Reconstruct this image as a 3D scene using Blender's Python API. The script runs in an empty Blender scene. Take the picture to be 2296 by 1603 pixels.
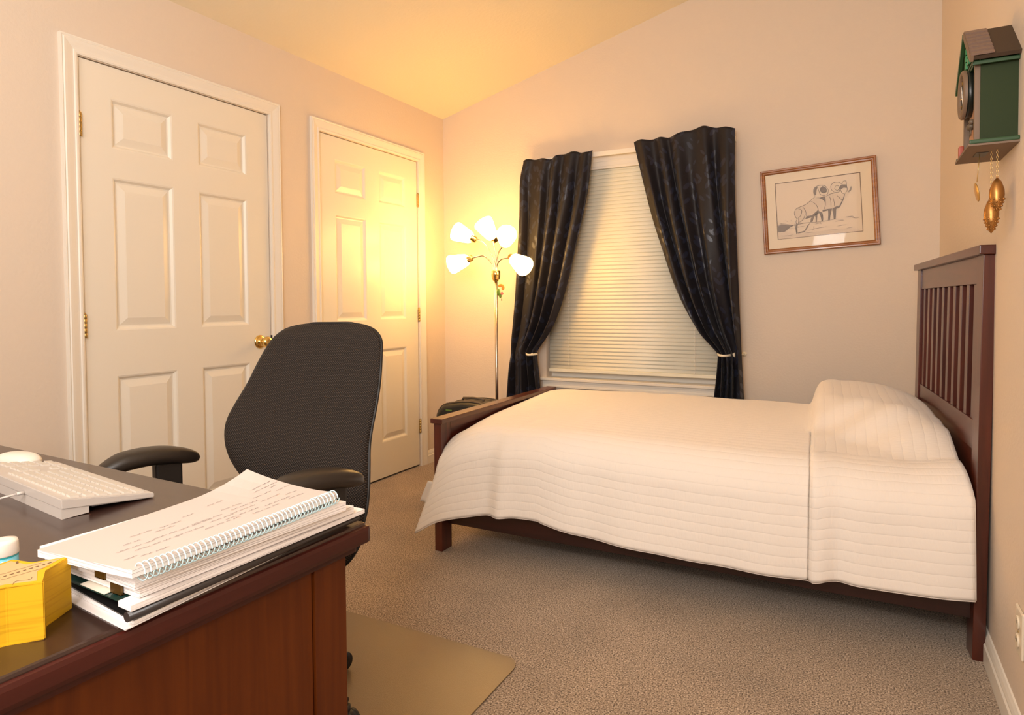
import bpy, bmesh, math, random
from math import sin, cos, pi, radians as R, sqrt
from mathutils import Vector, Matrix, Euler
random.seed(7)
sc = bpy.context.scene
C = sc.collection
# ------------------------------------------------------------------ camera, world, lights, exposure
RX = 2.975           # x of the right wall; left wall x=0, window wall y=0, floor z=0
YB = -4.75           # wall behind the camera
cam = bpy.data.cameras.new('camera'); co = bpy.data.objects.new('camera', cam); C.objects.link(co)
cam.sensor_fit = 'HORIZONTAL'; cam.sensor_width = 36; cam.lens = 1460/2296*36; cam.shift_y = -81.5/2296
cam.clip_start = 0.02
_yaw, _pit, _rol = .4889, -.0284, -.0076
_f = Vector((-sin(_yaw)*cos(_pit), cos(_yaw)*cos(_pit), sin(_pit))); _r = Vector((cos(_yaw), sin(_yaw), 0)); _u = _r.cross(_f)
_r2 = cos(_rol)*_r+sin(_rol)*_u; _u2 = -sin(_rol)*_r+cos(_rol)*_u
co.matrix_world = Matrix.Translation((2.6172, -3.8962, 1.1024)) @ Matrix((_r2, _u2, -_f)).transposed().to_4x4()
sc.camera = co
w = bpy.data.worlds.new('world'); sc.world = w; w.use_nodes = True
w.node_tree.nodes['Background'].inputs[0].default_value = (.85, .85, .85, 1); w.node_tree.nodes['Background'].inputs[1].default_value = .5
def area(name, loc, target, sx, sy, power, col):
    l = bpy.data.lights.new(name, 'AREA'); l.shape = 'RECTANGLE'; l.size = sx; l.size_y = sy; l.energy = power; l.color = col
    o = bpy.data.objects.new(name, l); C.objects.link(o); o.location = loc
    o.rotation_euler = (Vector(target)-Vector(loc)).to_track_quat('-Z', 'Y').to_euler(); return o
# unseen soft fill added behind the camera, and the photographer's diffused flash
area('rear_fill', (1.75, -4.50, 2.10), (1.4, -1.0, 1.1), 1.7, 1.0, 38, (1, .95, .91))
area('flash', (2.62, -4.5, 1.30), (1.6, -.8, 1.3), .35, .35, 13, (1, .95, .91))
area('flash_bounce', (2.3, -4.3, 1.7), (1.5, -2.3, 2.85), .35, .35, 22, (1, .95, .91))
sc.view_settings.view_transform = 'Standard'; sc.view_settings.look = 'None'; sc.view_settings.gamma = 1
sc.view_settings.use_curve_mapping = False; sc.view_settings.exposure = -0.08
# ------------------------------------------------------------------ materials
def mat(name, col, rough=.5, metal=0, spec=.5, emit=None, es=0, coat=0, coat_r=.1, trans=0, alpha=1, sheen=0):
    m = bpy.data.materials.new(name); m.use_nodes = True; b = m.node_tree.nodes['Principled BSDF']; i = b.inputs
    i['Base Color'].default_value = (*col, 1); i['Roughness'].default_value = rough; i['Metallic'].default_value = metal
    i['Specular IOR Level'].default_value = spec; i['Coat Weight'].default_value = coat; i['Coat Roughness'].default_value = coat_r
    i['Transmission Weight'].default_value = trans; i['Alpha'].default_value = alpha; i['Sheen Weight'].default_value = sheen
    if emit: i['Emission Color'].default_value = (*emit, 1); i['Emission Strength'].default_value = es
    return m
def N(m, t, **k):
    n = m.node_tree.nodes.new(t)
    for a, b in k.items():
        if a.startswith('i_'): n.inputs[a[2:].replace('_', ' ')].default_value = b
        else: setattr(n, a, b)
    return n
def L(m, a, b): m.node_tree.links.new(a, b)
def coords(m, kind='Object', scale=(1, 1, 1)):
    t = N(m, 'ShaderNodeTexCoord'); mp = N(m, 'ShaderNodeMapping'); mp.inputs['Scale'].default_value = scale
    L(m, t.outputs[kind], mp.inputs[0]); return mp.outputs[0]
def ramp(m, fac, stops):
    r = N(m, 'ShaderNodeValToRGB'); e = r.color_ramp.elements
    while len(e) < len(stops): e.new(.5)
    for q, (p, c) in zip(e, stops): q.position = p; q.color = (*c, 1)
    L(m, fac, r.inputs[0]); return r.outputs[0]
def P(m): return m.node_tree.nodes['Principled BSDF']
def bump(m, h, strength=.3, dist=.01):
    b = N(m, 'ShaderNodeBump'); b.inputs['Strength'].default_value = strength; b.inputs['Distance'].default_value = dist
    L(m, h, b.inputs['Height']); L(m, b.outputs[0], P(m).inputs['Normal'])
def noisebump(m, scale, strength, dist, detail=3, kind='Object'):
    n = N(m, 'ShaderNodeTexNoise'); n.inputs['Scale'].default_value = scale; n.inputs['Detail'].default_value = detail
    L(m, coords(m, kind), n.inputs['Vector']); bump(m, n.outputs[0], strength, dist)
M = {}
M['wall'] = mat('wall_paint', (.735, .62, .51), .62, spec=.25); noisebump(M['wall'], 90, .25, .004, 4)
M['ceil'] = mat('ceiling_paint', (.85, .765, .60), .75, spec=.15); noisebump(M['ceil'], 60, .3, .004, 4)
M['trim'] = mat('white_trim_paint', (.84, .78, .69), .38, spec=.4)
M['door'] = mat('white_door_paint', (.82, .755, .645), .33, spec=.45); noisebump(M['door'], 45, .10, .002, 5)
M['brass'] = mat('polished_brass', (.83, .58, .20), .18, 1)
M['dull_brass'] = mat('aged_brass', (.52, .36, .13), .38, 1)
M['dark_metal'] = mat('dark_metal', (.05, .04, .03), .4, 1)
M['nickel'] = mat('brushed_nickel', (.62, .52, .42), .25, 1)
def wood(name, a, b, axis=2, rough=.3, scale=6, coat=.3, stretch=14):
    m = mat(name, a, rough, coat=coat, coat_r=.15); s = [stretch]*3; s[axis] = 1.0
    v = coords(m, 'Object', tuple(s)); n = N(m, 'ShaderNodeTexNoise'); n.inputs['Scale'].default_value = scale*.35; n.inputs['Detail'].default_value = 6
    n.inputs['Distortion'].default_value = .6; L(m, v, n.inputs['Vector']); L(m, ramp(m, n.outputs[0], [(.32, a), (.68, b)]), P(m).inputs['Base Color']); return m
M['cherry_z'] = wood('cherry_wood_upright', (.050, .0085, .0045), (.11, .020, .009), 2)
M['cherry_y'] = wood('cherry_wood_along_bed_end', (.052, .009, .005), (.105, .020, .010), 1)
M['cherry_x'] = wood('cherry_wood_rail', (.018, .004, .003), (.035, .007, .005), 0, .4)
M['desk_side'] = wood('desk_cherry_veneer', (.082, .0160, .0014), (.118, .026, .0022), 2, .45, 9, .0, 20)
P(M['desk_side']).inputs['Specular IOR Level'].default_value = .25
M['desk_edge'] = wood('desk_moulding', (.034, .006, .004), (.060, .011, .007), 1, .3, 6, .1)
P(M['desk_edge']).inputs['Specular IOR Level'].default_value = .3
M['desk_top'] = wood('desk_top_espresso', (.030, .012, .009), (.042, .018, .012), 0, .30, 8, .35)
M['oak'] = wood('oak_frame', (.22, .070, .012), (.38, .135, .026), 0, .35, 14)
# carpet
m = M['carpet'] = mat('beige_speckled_carpet', (.3, .2, .13), .95, spec=.1, sheen=.2)
v = coords(m); n1 = N(m, 'ShaderNodeTexNoise'); n1.inputs['Scale'].default_value = 215; n1.inputs['Detail'].default_value = 2; L(m, v, n1.inputs['Vector'])
n2 = N(m, 'ShaderNodeTexNoise'); n2.inputs['Scale'].default_value = 3.2; n2.inputs['Detail'].default_value = 3; L(m, v, n2.inputs['Vector'])
c1 = ramp(m, n1.outputs[0], [(.35, (.10, .062, .036)), (.47, (.37, .27, .185)), (.57, (.47, .355, .255)), (.68, (.74, .60, .46))])
c2 = ramp(m, n2.outputs[0], [(.3, (.80, .80, .80)), (.7, (1.0, 1.0, 1.0))])
mx = N(m, 'ShaderNodeMix', data_type='RGBA', blend_type='MULTIPLY'); mx.inputs['Factor'].default_value = 1
L(m, c1, mx.inputs[6]); L(m, c2, mx.inputs[7]); L(m, mx.outputs[2], P(m).inputs['Base Color']); bump(m, n1.outputs[0], .45, .008)
m = M['vinyl'] = mat('smoky_vinyl', (.19, .13, .078), .30, spec=.5); noisebump(m, 420, .25, .002)
# quilt : stitched channels from the UV (u along the bed, v across it, both in metres)
m = M['quilt'] = mat('cream_quilt_cotton', (.88, .80, .72), .85, spec=.15, sheen=.3)
uv = N(m, 'ShaderNodeUVMap'); sx = N(m, 'ShaderNodeSeparateXYZ'); L(m, uv.outputs[0], sx.inputs[0])
nz = N(m, 'ShaderNodeTexNoise'); nz.inputs['Scale'].default_value = 9; L(m, uv.outputs[0], nz.inputs['Vector'])
def mth(op, a, b=None, c=None):
    q = N(M_cur, 'ShaderNodeMath', operation=op)
    for k, z in enumerate((a, b, c)):
        if z is None: continue
        if isinstance(z, (int, float)): q.inputs[k].default_value = z
        else: L(M_cur, z, q.inputs[k])
    return q.outputs[0]
M_cur = m
vv = mth('ADD', sx.outputs[1], mth('MULTIPLY', mth('SUBTRACT', nz.outputs[0], .5), .012))
line = mth('POWER', mth('ABSOLUTE', mth('SINE', mth('MULTIPLY', vv, pi/.034))), .22)
uu = mth('ADD', sx.outputs[0], mth('MULTIPLY', mth('SUBTRACT', nz.outputs[0], .5), .05))
line2 = mth('POWER', mth('ABSOLUTE', mth('SINE', mth('MULTIPLY', uu, pi/.17))), .08)
pk = N(m, 'ShaderNodeTexNoise'); pk.inputs['Scale'].default_value = 1; pk.inputs['Detail'].default_value = 3
mpq = N(m, 'ShaderNodeMapping'); mpq.inputs['Scale'].default_value = (150, 28, 1); L(m, uv.outputs[0], mpq.inputs[0]); L(m, mpq.outputs[0], pk.inputs['Vector'])
hh = mth('ADD', mth('ADD', mth('MULTIPLY', line, 1.0), mth('MULTIPLY', line2, .35)), mth('MULTIPLY', pk.outputs[0], .55))
bump(m, hh, .38, .006)
# chair weave
m = M['weave'] = mat('black_woven_fabric', (.035, .027, .024), .6, spec=.22, sheen=0)
uv = N(m, 'ShaderNodeUVMap'); sx = N(m, 'ShaderNodeSeparateXYZ'); L(m, uv.outputs[0], sx.inputs[0]); M_cur = m
a_ = mth('SINE', mth('MULTIPLY', sx.outputs[0], pi/.0036)); b_ = mth('SINE', mth('MULTIPLY', sx.outputs[1], pi/.0036))
h = mth('MULTIPLY', a_, b_)
L(m, ramp(m, h, [(.15, (.016, .0115, .009)), (.75, (.068, .050, .041))]), P(m).inputs['Base Color']); bump(m, h, .6, .002)
M['blk'] = mat('black_plastic', (.014, .011, .010), .42); M['blk2'] = mat('black_piping', (.008, .007, .007), .5)
M['armpad'] = mat('soft_black_urethane', (.022, .015, .011), .38); noisebump(M['armpad'], 300, .1, .001)
# curtains : dark satin with a woven leaf pattern
m = M['curtain'] = mat('dark_leaf_jacquard', (.012, .012, .018), .42, spec=.38, sheen=.05)
M_cur = m
tc = N(m, 'ShaderNodeTexCoord'); wv = N(m, 'ShaderNodeTexNoise'); wv.inputs['Scale'].default_value = 9; L(m, tc.outputs['UV'], wv.inputs['Vector'])
lays = []
for rot_, off_ in ((.65, 0), (-.75, 3.3)):
    mp = N(m, 'ShaderNodeMapping'); mp.inputs['Rotation'].default_value = (0, 0, rot_); mp.inputs['Scale'].default_value = (24, 10.5, 1); mp.inputs['Location'].default_value = (off_, off_, 0); mp.vector_type = 'TEXTURE' if False else 'POINT'
    mp2 = N(m, 'ShaderNodeMapping'); mp2.inputs['Rotation'].default_value = (0, 0, rot_); mp2.inputs['Location'].default_value = (off_, off_, 0)
    mp3 = N(m, 'ShaderNodeMapping'); mp3.inputs['Scale'].default_value = (24, 10.5, 1)
    L(m, tc.outputs['UV'], mp2.inputs[0]); L(m, mp2.outputs[0], mp3.inputs[0])
    vo = N(m, 'ShaderNodeTexVoronoi'); vo.inputs['Scale'].default_value = 1.0; vo.inputs['Randomness'].default_value = .6; L(m, mp3.outputs[0], vo.inputs['Vector'])
    lays.append(ramp(m, mth('ADD', vo.outputs['Distance'], mth('MULTIPLY', wv.outputs[0], .14)), [(.36, (1, 1, 1)), (.395, (0, 0, 0))]))
lf = mth('MAXIMUM', lays[0], lays[1])
mx = N(m, 'ShaderNodeMix', data_type='RGBA'); L(m, lf, mx.inputs['Factor']); mx.inputs[6].default_value = (.0078, .0060, .0098, 1); mx.inputs[7].default_value = (.019, .021, .040, 1)
L(m, mx.outputs[2], P(m).inputs['Base Color']); L(m, ramp(m, lf, [(0, (.56,)*3), (1, (.34,)*3)]), P(m).inputs['Roughness'])
m = M['slat'] = mat('ivory_blind_slat', (.84, .80, .66), .45)
P(m).inputs['Transmission Weight'].default_value = .0
M['paper'] = mat('white_paper', (.84, .77, .73), .7, spec=.2); M['paper2'] = mat('cream_paper', (.88, .80, .66), .7, spec=.2)
M['notepage'] = mat('notebook_page', (.56, .475, .43), .7, spec=.2)
m = M['edges'] = mat('paper_edges', (.88, .84, .82), .7, spec=.2)
sxx = N(m, 'ShaderNodeSeparateXYZ'); L(m, coords(m), sxx.inputs[0]); nn = N(m, 'ShaderNodeTexNoise'); mpp = N(m, 'ShaderNodeMapping'); mpp.inputs['Scale'].default_value = (3, 3, 900)
L(m, N(m, 'ShaderNodeTexCoord').outputs['Object'], mpp.inputs[0]); L(m, mpp.outputs[0], nn.inputs['Vector']); nn.inputs['Scale'].default_value = 1
L(m, ramp(m, nn.outputs[0], [(.38, (.50, .45, .44)), (.5, (.92, .88, .86)), (.8, (.95, .92, .90))]), P(m).inputs['Base Color'])
M['black_card'] = mat('black_glossy_cover', (.015, .013, .012), .25); M['green_card'] = mat('dark_green_card', (.006, .035, .028), .3)
M['spine'] = mat('charcoal_spine_bar', (.035, .028, .026), .35); M['clip'] = mat('bronze_clip_steel', (.13, .075, .02), .3, .6)
M['coil'] = mat('pale_blue_coil', (.60, .80, .84), .25); M['ink'] = mat('grey_ink', (.07, .05, .06), .7)
M['keyb'] = mat('warm_white_plastic', (.56, .50, .45), .35); M['keyc'] = mat('white_keycap', (.58, .52, .45), .4); M['kgrey'] = mat('grey_underside', (.22, .2, .2), .5)
m = M['yellow'] = mat('yellow_note_paper', (.78, .46, .012), .6, spec=.25)
nn = N(m, 'ShaderNodeTexNoise'); mpp = N(m, 'ShaderNodeMapping'); mpp.inputs['Scale'].default_value = (12, 12, 260); L(m, N(m, 'ShaderNodeTexCoord').outputs['Object'], mpp.inputs[0]); L(m, mpp.outputs[0], nn.inputs['Vector']); nn.inputs['Scale'].default_value = 1
L(m, ramp(m, nn.outputs[0], [(.3, (.57, .30, .006)), (.5, (.68, .385, .010))]), P(m).inputs['Base Color'])
M['print_tan'] = mat('tan_printed_note', (.56, .37, .17), .6); M['print_brown'] = mat('brown_print', (.16, .08, .03), .6)
M['capwhite'] = mat('ivory_cap_plastic', (.78, .71, .63), .4); M['labelblue'] = mat('turquoise_label', (.18, .58, .72), .35); M['white'] = mat('white_print', (.9, .88, .9), .4)
M['teal'] = mat('teal_print', (.02, .33, .36), .4)
M['g_dark'] = mat('dark_green_paint', (.022, .036, .010), .55, spec=.2); M['g_mid'] = mat('mid_green_paint', (.022, .065, .020), .45); M['g_bright'] = mat('shutter_green_paint', (.05, .26, .10), .4)
M['taupe'] = mat('taupe_wood', (.19, .12, .075), .55); M['roofdark'] = mat('dark_roof', (.045, .024, .012), .6); M['shingle'] = mat('taupe_shingle', (.21, .135, .10), .6)
M['red'] = mat('red_paint', (.42, .07, .03), .45); M['stucco'] = mat('tan_stucco', (.48, .25, .14), .7); M['face'] = mat('dark_dial', (.012, .014, .010), .35)
M['gold'] = mat('gold_disc', (.72, .42, .12), .35, .7); M['cone'] = mat('bronze_cone', (.42, .20, .055), .36, .85)
M['case'] = mat('black_case_fabric', (.016, .013, .010), .45); M['casegrey'] = mat('grey_case_rib', (.12, .085, .055), .5)
M['plate'] = mat('ivory_outlet_plastic', (.80, .70, .55), .35); M['tie'] = mat('cream_tieback', (.86, .76, .58), .5)
M['mat_board'] = mat('cream_mat_board', (.80, .66, .47), .75, spec=.2); M['draw_paper'] = mat('drawing_paper', (.78, .63, .46), .7, spec=.2); M['bevel'] = mat('brown_mat_bevel', (.14, .065, .02), .6)
M['pencil'] = mat('graphite', (.06, .045, .038), .8); M['pencil2'] = mat('light_graphite', (.19, .135, .10), .8); M['pencil3'] = mat('pale_wash', (.70, .555, .405), .8)
M['shade'] = mat('frosted_shade_glass', (1, .93, .8), .4, emit=(1.0, .56, .16), es=31)
M['bulb'] = mat('warm_bulb', (1, .9, .7), .4, emit=(1, .56, .17), es=36)
M['leafg'] = mat('green_enamel', (.14, .25, .03), .3); M['petal'] = mat('orange_petal', (.75, .26, .04), .4); M['blossom'] = mat('pink_blossom', (.70, .16, .17), .4)
m = M['glass'] = mat('window_glass', (1, 1, 1), .0, trans=1); M['pglass'] = mat('picture_glass', (1, 1, 1), .02, alpha=.06, spec=.6)
M['chain'] = mat('gold_chain', (.80, .58, .25), .3, .8); M['mattress'] = mat('mattress_ticking', (.7, .62, .55), .8)
# ------------------------------------------------------------------ helpers
class B:
    def __init__(s): s.bm = bmesh.new(); s.uv = None
    def box(s, x0, x1, y0, y1, z0, z1, mi=0, bev=0, mtx=None):
        vs = [s.bm.verts.new(Vector(p)) for p in ((x0,y0,z0),(x1,y0,z0),(x1,y1,z0),(x0,y1,z0),(x0,y0,z1),(x1,y0,z1),(x1,y1,z1),(x0,y1,z1))]
        fs = [s.bm.faces.new([vs[i] for i in q]) for q in ((3,2,1,0),(4,5,6,7),(0,1,5,4),(1,2,6,5),(2,3,7,6),(3,0,4,7))]
        for f in fs: f.material_index = mi
        if bev:
            es = list({e for f in fs for e in f.edges}); r = bmesh.ops.bevel(s.bm, geom=es, offset=bev, segments=2, affect='EDGES', profile=.6)
            vs = list({v for f in r['faces'] for v in f.verts} | {v for v in vs if v.is_valid})
            for f in r['faces']: f.material_index = mi
        if mtx is not None:
            allv = set(v for v in vs if v.is_valid)
            for v in allv: v.co = mtx @ v.co
        return s
    def face(s, pts, mi=0, smooth=False):
        f = s.bm.faces.new([s.bm.verts.new(Vector(p)) for p in pts]); f.material_index = mi; f.smooth = smooth; return f
    def prism(s, poly, z0, z1, mi=0, mtx=None, topmi=None):
        a = [s.bm.verts.new(Vector((x, y, z0))) for x, y in poly]; b = [s.bm.verts.new(Vector((x, y, z1))) for x, y in poly]; n = len(poly)
        f = s.bm.faces.new(a[::-1]); f.material_index = mi; f = s.bm.faces.new(b); f.material_index = mi if topmi is None else topmi
        for i in range(n):
            f = s.bm.faces.new((a[i], a[(i+1) % n], b[(i+1) % n], b[i])); f.material_index = mi
        if mtx is not None:
            for v in a+b: v.co = mtx @ v.co
        return s
    def hexa(s, lo, hi, mi=0, sidemi=None):
        a = [s.bm.verts.new(Vector(p)) for p in lo]; b = [s.bm.verts.new(Vector(p)) for p in hi]; n = len(lo)
        s.bm.faces.new(a[::-1]).material_index = mi; s.bm.faces.new(b).material_index = mi
        for i in range(n): s.bm.faces.new((a[i], a[(i+1) % n], b[(i+1) % n], b[i])).material_index = mi if sidemi is None else sidemi
        return s
    def lathe(s, prof, seg=24, mtx=None, mi=0, cap=True, smooth=True):
        rings = []
        for r, z in prof:
            rings.append([s.bm.verts.new(Vector((r*cos(2*pi*k/seg), r*sin(2*pi*k/seg), z))) for k in range(seg)])
        for a, b in zip(rings, rings[1:]):
            for k in range(seg):
                f = s.bm.faces.new((a[k], a[(k+1) % seg], b[(k+1) % seg], b[k])); f.smooth = smooth; f.material_index = mi
        if cap:
            s.bm.faces.new(rings[0][::-1]).material_index = mi; s.bm.faces.new(rings[-1]).material_index = mi
        if mtx is not None:
            for rr in rings:
                for v in rr: v.co = mtx @ v.co
        return s
    def tube(s, pts, r, seg=10, mi=0, cap=True):
        pts = [Vector(p) for p in pts]; rs = r if isinstance(r, (list, tuple)) else [r]*len(pts); rings = []; up = None
        for i, p in enumerate(pts):
            d = (pts[min(i+1, len(pts)-1)]-pts[max(i-1, 0)]).normalized()
            if up is None: up = d.orthogonal().normalized()
            up = (up-d*up.dot(d)).normalized(); sd = d.cross(up)
            rings.append([s.bm.verts.new(p+rs[i]*(cos(2*pi*k/seg)*up+sin(2*pi*k/seg)*sd)) for k in range(seg)])
        for a, b in zip(rings, rings[1:]):
            for k in range(seg):
                f = s.bm.faces.new((a[k], a[(k+1) % seg], b[(k+1) % seg], b[k])); f.smooth = True; f.material_index = mi
        if cap: s.bm.faces.new(rings[0][::-1]).material_index = mi; s.bm.faces.new(rings[-1]).material_index = mi
        return s
    def grid(s, pts, uvs=None, mi=0, smooth=True, closeu=False, closev=False):
        vs = [[s.bm.verts.new(Vector(p)) for p in row] for row in pts]; ul = s.bm.loops.layers.uv.verify() if uvs else None
        nr, nc = len(vs), len(vs[0])
        for i in range(nr-(0 if closev else 1)):
            for j in range(nc-(0 if closeu else 1)):
                q = ((i, j), (i, (j+1) % nc), ((i+1) % nr, (j+1) % nc), ((i+1) % nr, j))
                f = s.bm.faces.new([vs[a][b] for a, b in q]); f.smooth = smooth; f.material_index = mi
                if uvs:
                    for lp, (a, b) in zip(f.loops, q): lp[ul].uv = uvs[a][b]
        return vs
    def ball(s, c, r, mi=0, seg=16, sc_=(1, 1, 1)):
        x = bmesh.ops.create_uvsphere(s.bm, u_segments=seg, v_segments=seg//2, radius=r)
        for v in x['verts']:
            v.co = Vector((v.co.x*sc_[0], v.co.y*sc_[1], v.co.z*sc_[2]))+Vector(c)
            for f in v.link_faces: f.smooth = True; f.material_index = mi
        return s
    def mesh(s, name, mats):
        bmesh.ops.recalc_face_normals(s.bm, faces=s.bm.faces)
        me = bpy.data.meshes.new(name); s.bm.to_mesh(me); s.bm.free()
        for q in (mats if isinstance(mats, (list, tuple)) else [mats]): me.materials.append(q)
        return me
    def obj(s, name, mats, parent=None, label=None, origin=None):
        if origin is not None:
            for v in s.bm.verts: v.co -= Vector(origin)
        o = bpy.data.objects.new(name, s.mesh(name, mats)); C.objects.link(o)
        if origin is not None: o.location = origin
        if parent is not None:
            o.parent = parent; p = Vector((0, 0, 0)); q = parent
            while q is not None: p += Vector(q.location); q = q.parent
            o.location = Vector(o.location)-p
        if label: o['label'] = label
        return o
def tag(o, label, cat, group=None):
    o['label'] = label; o['category'] = cat
    if group: o['group'] = group
    return o
def thing(name, label, cat, loc=(0, 0, 0), group=None):
    o = bpy.data.objects.new(name, None); o.empty_display_size = .05; C.objects.link(o); o.location = loc; return tag(o, label, cat, group)
def struct(o): o['kind'] = 'structure'; return o
def TR(loc, rot=(0, 0, 0)): return Matrix.Translation(loc) @ Euler(rot).to_matrix().to_4x4()
def align(loc, d): return Matrix.Translation(loc) @ Vector(d).to_track_quat('Z', 'Y').to_matrix().to_4x4()
def interp(tab, x):
    if x <= tab[0][0]: return tab[0][1]
    for (a, b), (c, d) in zip(tab, tab[1:]):
        if x <= c: return b+(d-b)*(x-a)/(c-a)
    return tab[-1][1]
def smooth_interp(tab, x):
    if x <= tab[0][0]: return tab[0][1]
    if x >= tab[-1][0]: return tab[-1][1]
    for i in range(len(tab)-1):
        if x <= tab[i+1][0]:
            p0 = tab[max(i-1, 0)]; p1 = tab[i]; p2 = tab[i+1]; p3 = tab[min(i+2, len(tab)-1)]
            m1 = (p2[1]-p0[1])/(p2[0]-p0[0]); m2 = (p3[1]-p1[1])/(p3[0]-p1[0]); h = p2[0]-p1[0]; t = (x-p1[0])/h
            return (2*t**3-3*t*t+1)*p1[1]+(t**3-2*t*t+t)*h*m1+(-2*t**3+3*t*t)*p2[1]+(t**3-t*t)*h*m2
# ------------------------------------------------------------------ room shell
H0, SL = 2.408, .262        # ceiling height at the left wall, and its slope
HZ = lambda x: H0+SL*x
T = .12
struct(B().box(-T, RX+T, YB-T, T, -.1, 0).obj('floor', M['carpet']))
cz = B(); cz.hexa([(-T, YB-T, HZ(-T)), (RX+T, YB-T, HZ(RX+T)), (RX+T, T, HZ(RX+T)), (-T, T, HZ(-T))], [(-T, YB-T, HZ(-T)+.1), (RX+T, YB-T, HZ(RX+T)+.1), (RX+T, T, HZ(RX+T)+.1), (-T, T, HZ(-T)+.1)])
struct(cz.obj('ceiling', M['ceil']))
def wall_xz(b, poly, y0, y1):
    a = [b.bm.verts.new((x, y0, z)) for x, z in poly]; c = [b.bm.verts.new((x, y1, z)) for x, z in poly]; n = len(poly)
    b.bm.faces.new(a); b.bm.faces.new(c[::-1])
    for i in range(n): b.bm.faces.new((a[i], c[i], c[(i+1) % n], a[(i+1) % n]))
WX0, WX1, WZ0, WZ1 = .800, 1.918, .605, 2.035
b = B(); wall_xz(b, [(0, 0), (WX0, 0), (WX0, HZ(WX0)), (0, HZ(0))], 0, T); wall_xz(b, [(WX1, 0), (RX, 0), (RX, HZ(RX)), (WX1, HZ(WX1))], 0, T)
wall_xz(b, [(WX0, 0), (WX1, 0), (WX1, WZ0), (WX0, WZ0)], 0, T); wall_xz(b, [(WX0, WZ1), (WX1, WZ1), (WX1, HZ(WX1)), (WX0, HZ(WX0))], 0, T)
struct(b.obj('wall_window', M['wall']))
b = B(); wall_xz(b, [(0, 0), (RX, 0), (RX, HZ(RX)), (0, HZ(0))], YB-T, YB); struct(b.obj('wall_back', M['wall']))
struct(B().box(RX, RX+T, YB-T, T, 0, HZ(RX)).obj('wall_right', M['wall']))
D1 = (-2.463, -1.568); D2 = (-1.213, -.318); DZ = 2.047
b = B(); b.box(-T, -.045, YB-T, T, 0, H0)
g = .004
for y0, y1 in ((YB-T, D1[0]-g), (D1[1]+g, D2[0]-g), (D2[1]+g, T)): b.box(-.045, 0, y0, y1, 0, H0)
for y0, y1 in ((D1[0]-g, D1[1]+g), (D2[0]-g, D2[1]+g)): b.box(-.045, 0, y0, y1, DZ+.004, H0)
struct(b.obj('wall_left', M['wall']))
def baseboard(name, x0, y0, x1, y1, nx, ny):
    b = B(); d = Vector((nx, ny, 0)); pr = [(0, 0), (.016, 0), (.016, .055), (.012, .060), (.012, .066), (.009, .076), (.004, .086), (0, .088)]
    p0 = Vector((x0, y0, 0)); p1 = Vector((x1, y1, 0))
    a = [b.bm.verts.new(p0+d*q+Vector((0, 0, z))) for q, z in pr]; c = [b.bm.verts.new(p1+d*q+Vector((0, 0, z))) for q, z in pr]; n = len(pr)
    b.bm.faces.new(a); b.bm.faces.new(c[::-1])
    for i in range(n): b.bm.faces.new((a[i], a[(i+1) % n], c[(i+1) % n], c[i]))
    struct(b.obj(name, M['trim']))
CW = .063
baseboard('baseboard_right', RX, YB, RX, 0, -1, 0); baseboard('baseboard_window', 0, 0, RX, 0, 0, -1)
baseboard('baseboard_left', 0, D2[1]+.006+CW, 0, 0, 1, 0); baseboard('baseboard_left_middle', 0, D1[1]+.006+CW, 0, D2[0]-.006-CW, 1, 0); baseboard('baseboard_left_near', 0, YB, 0, D1[0]-.006-CW, 1, 0)
baseboard('baseboard_back', 0, YB, RX, YB, 0, 1)
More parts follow.
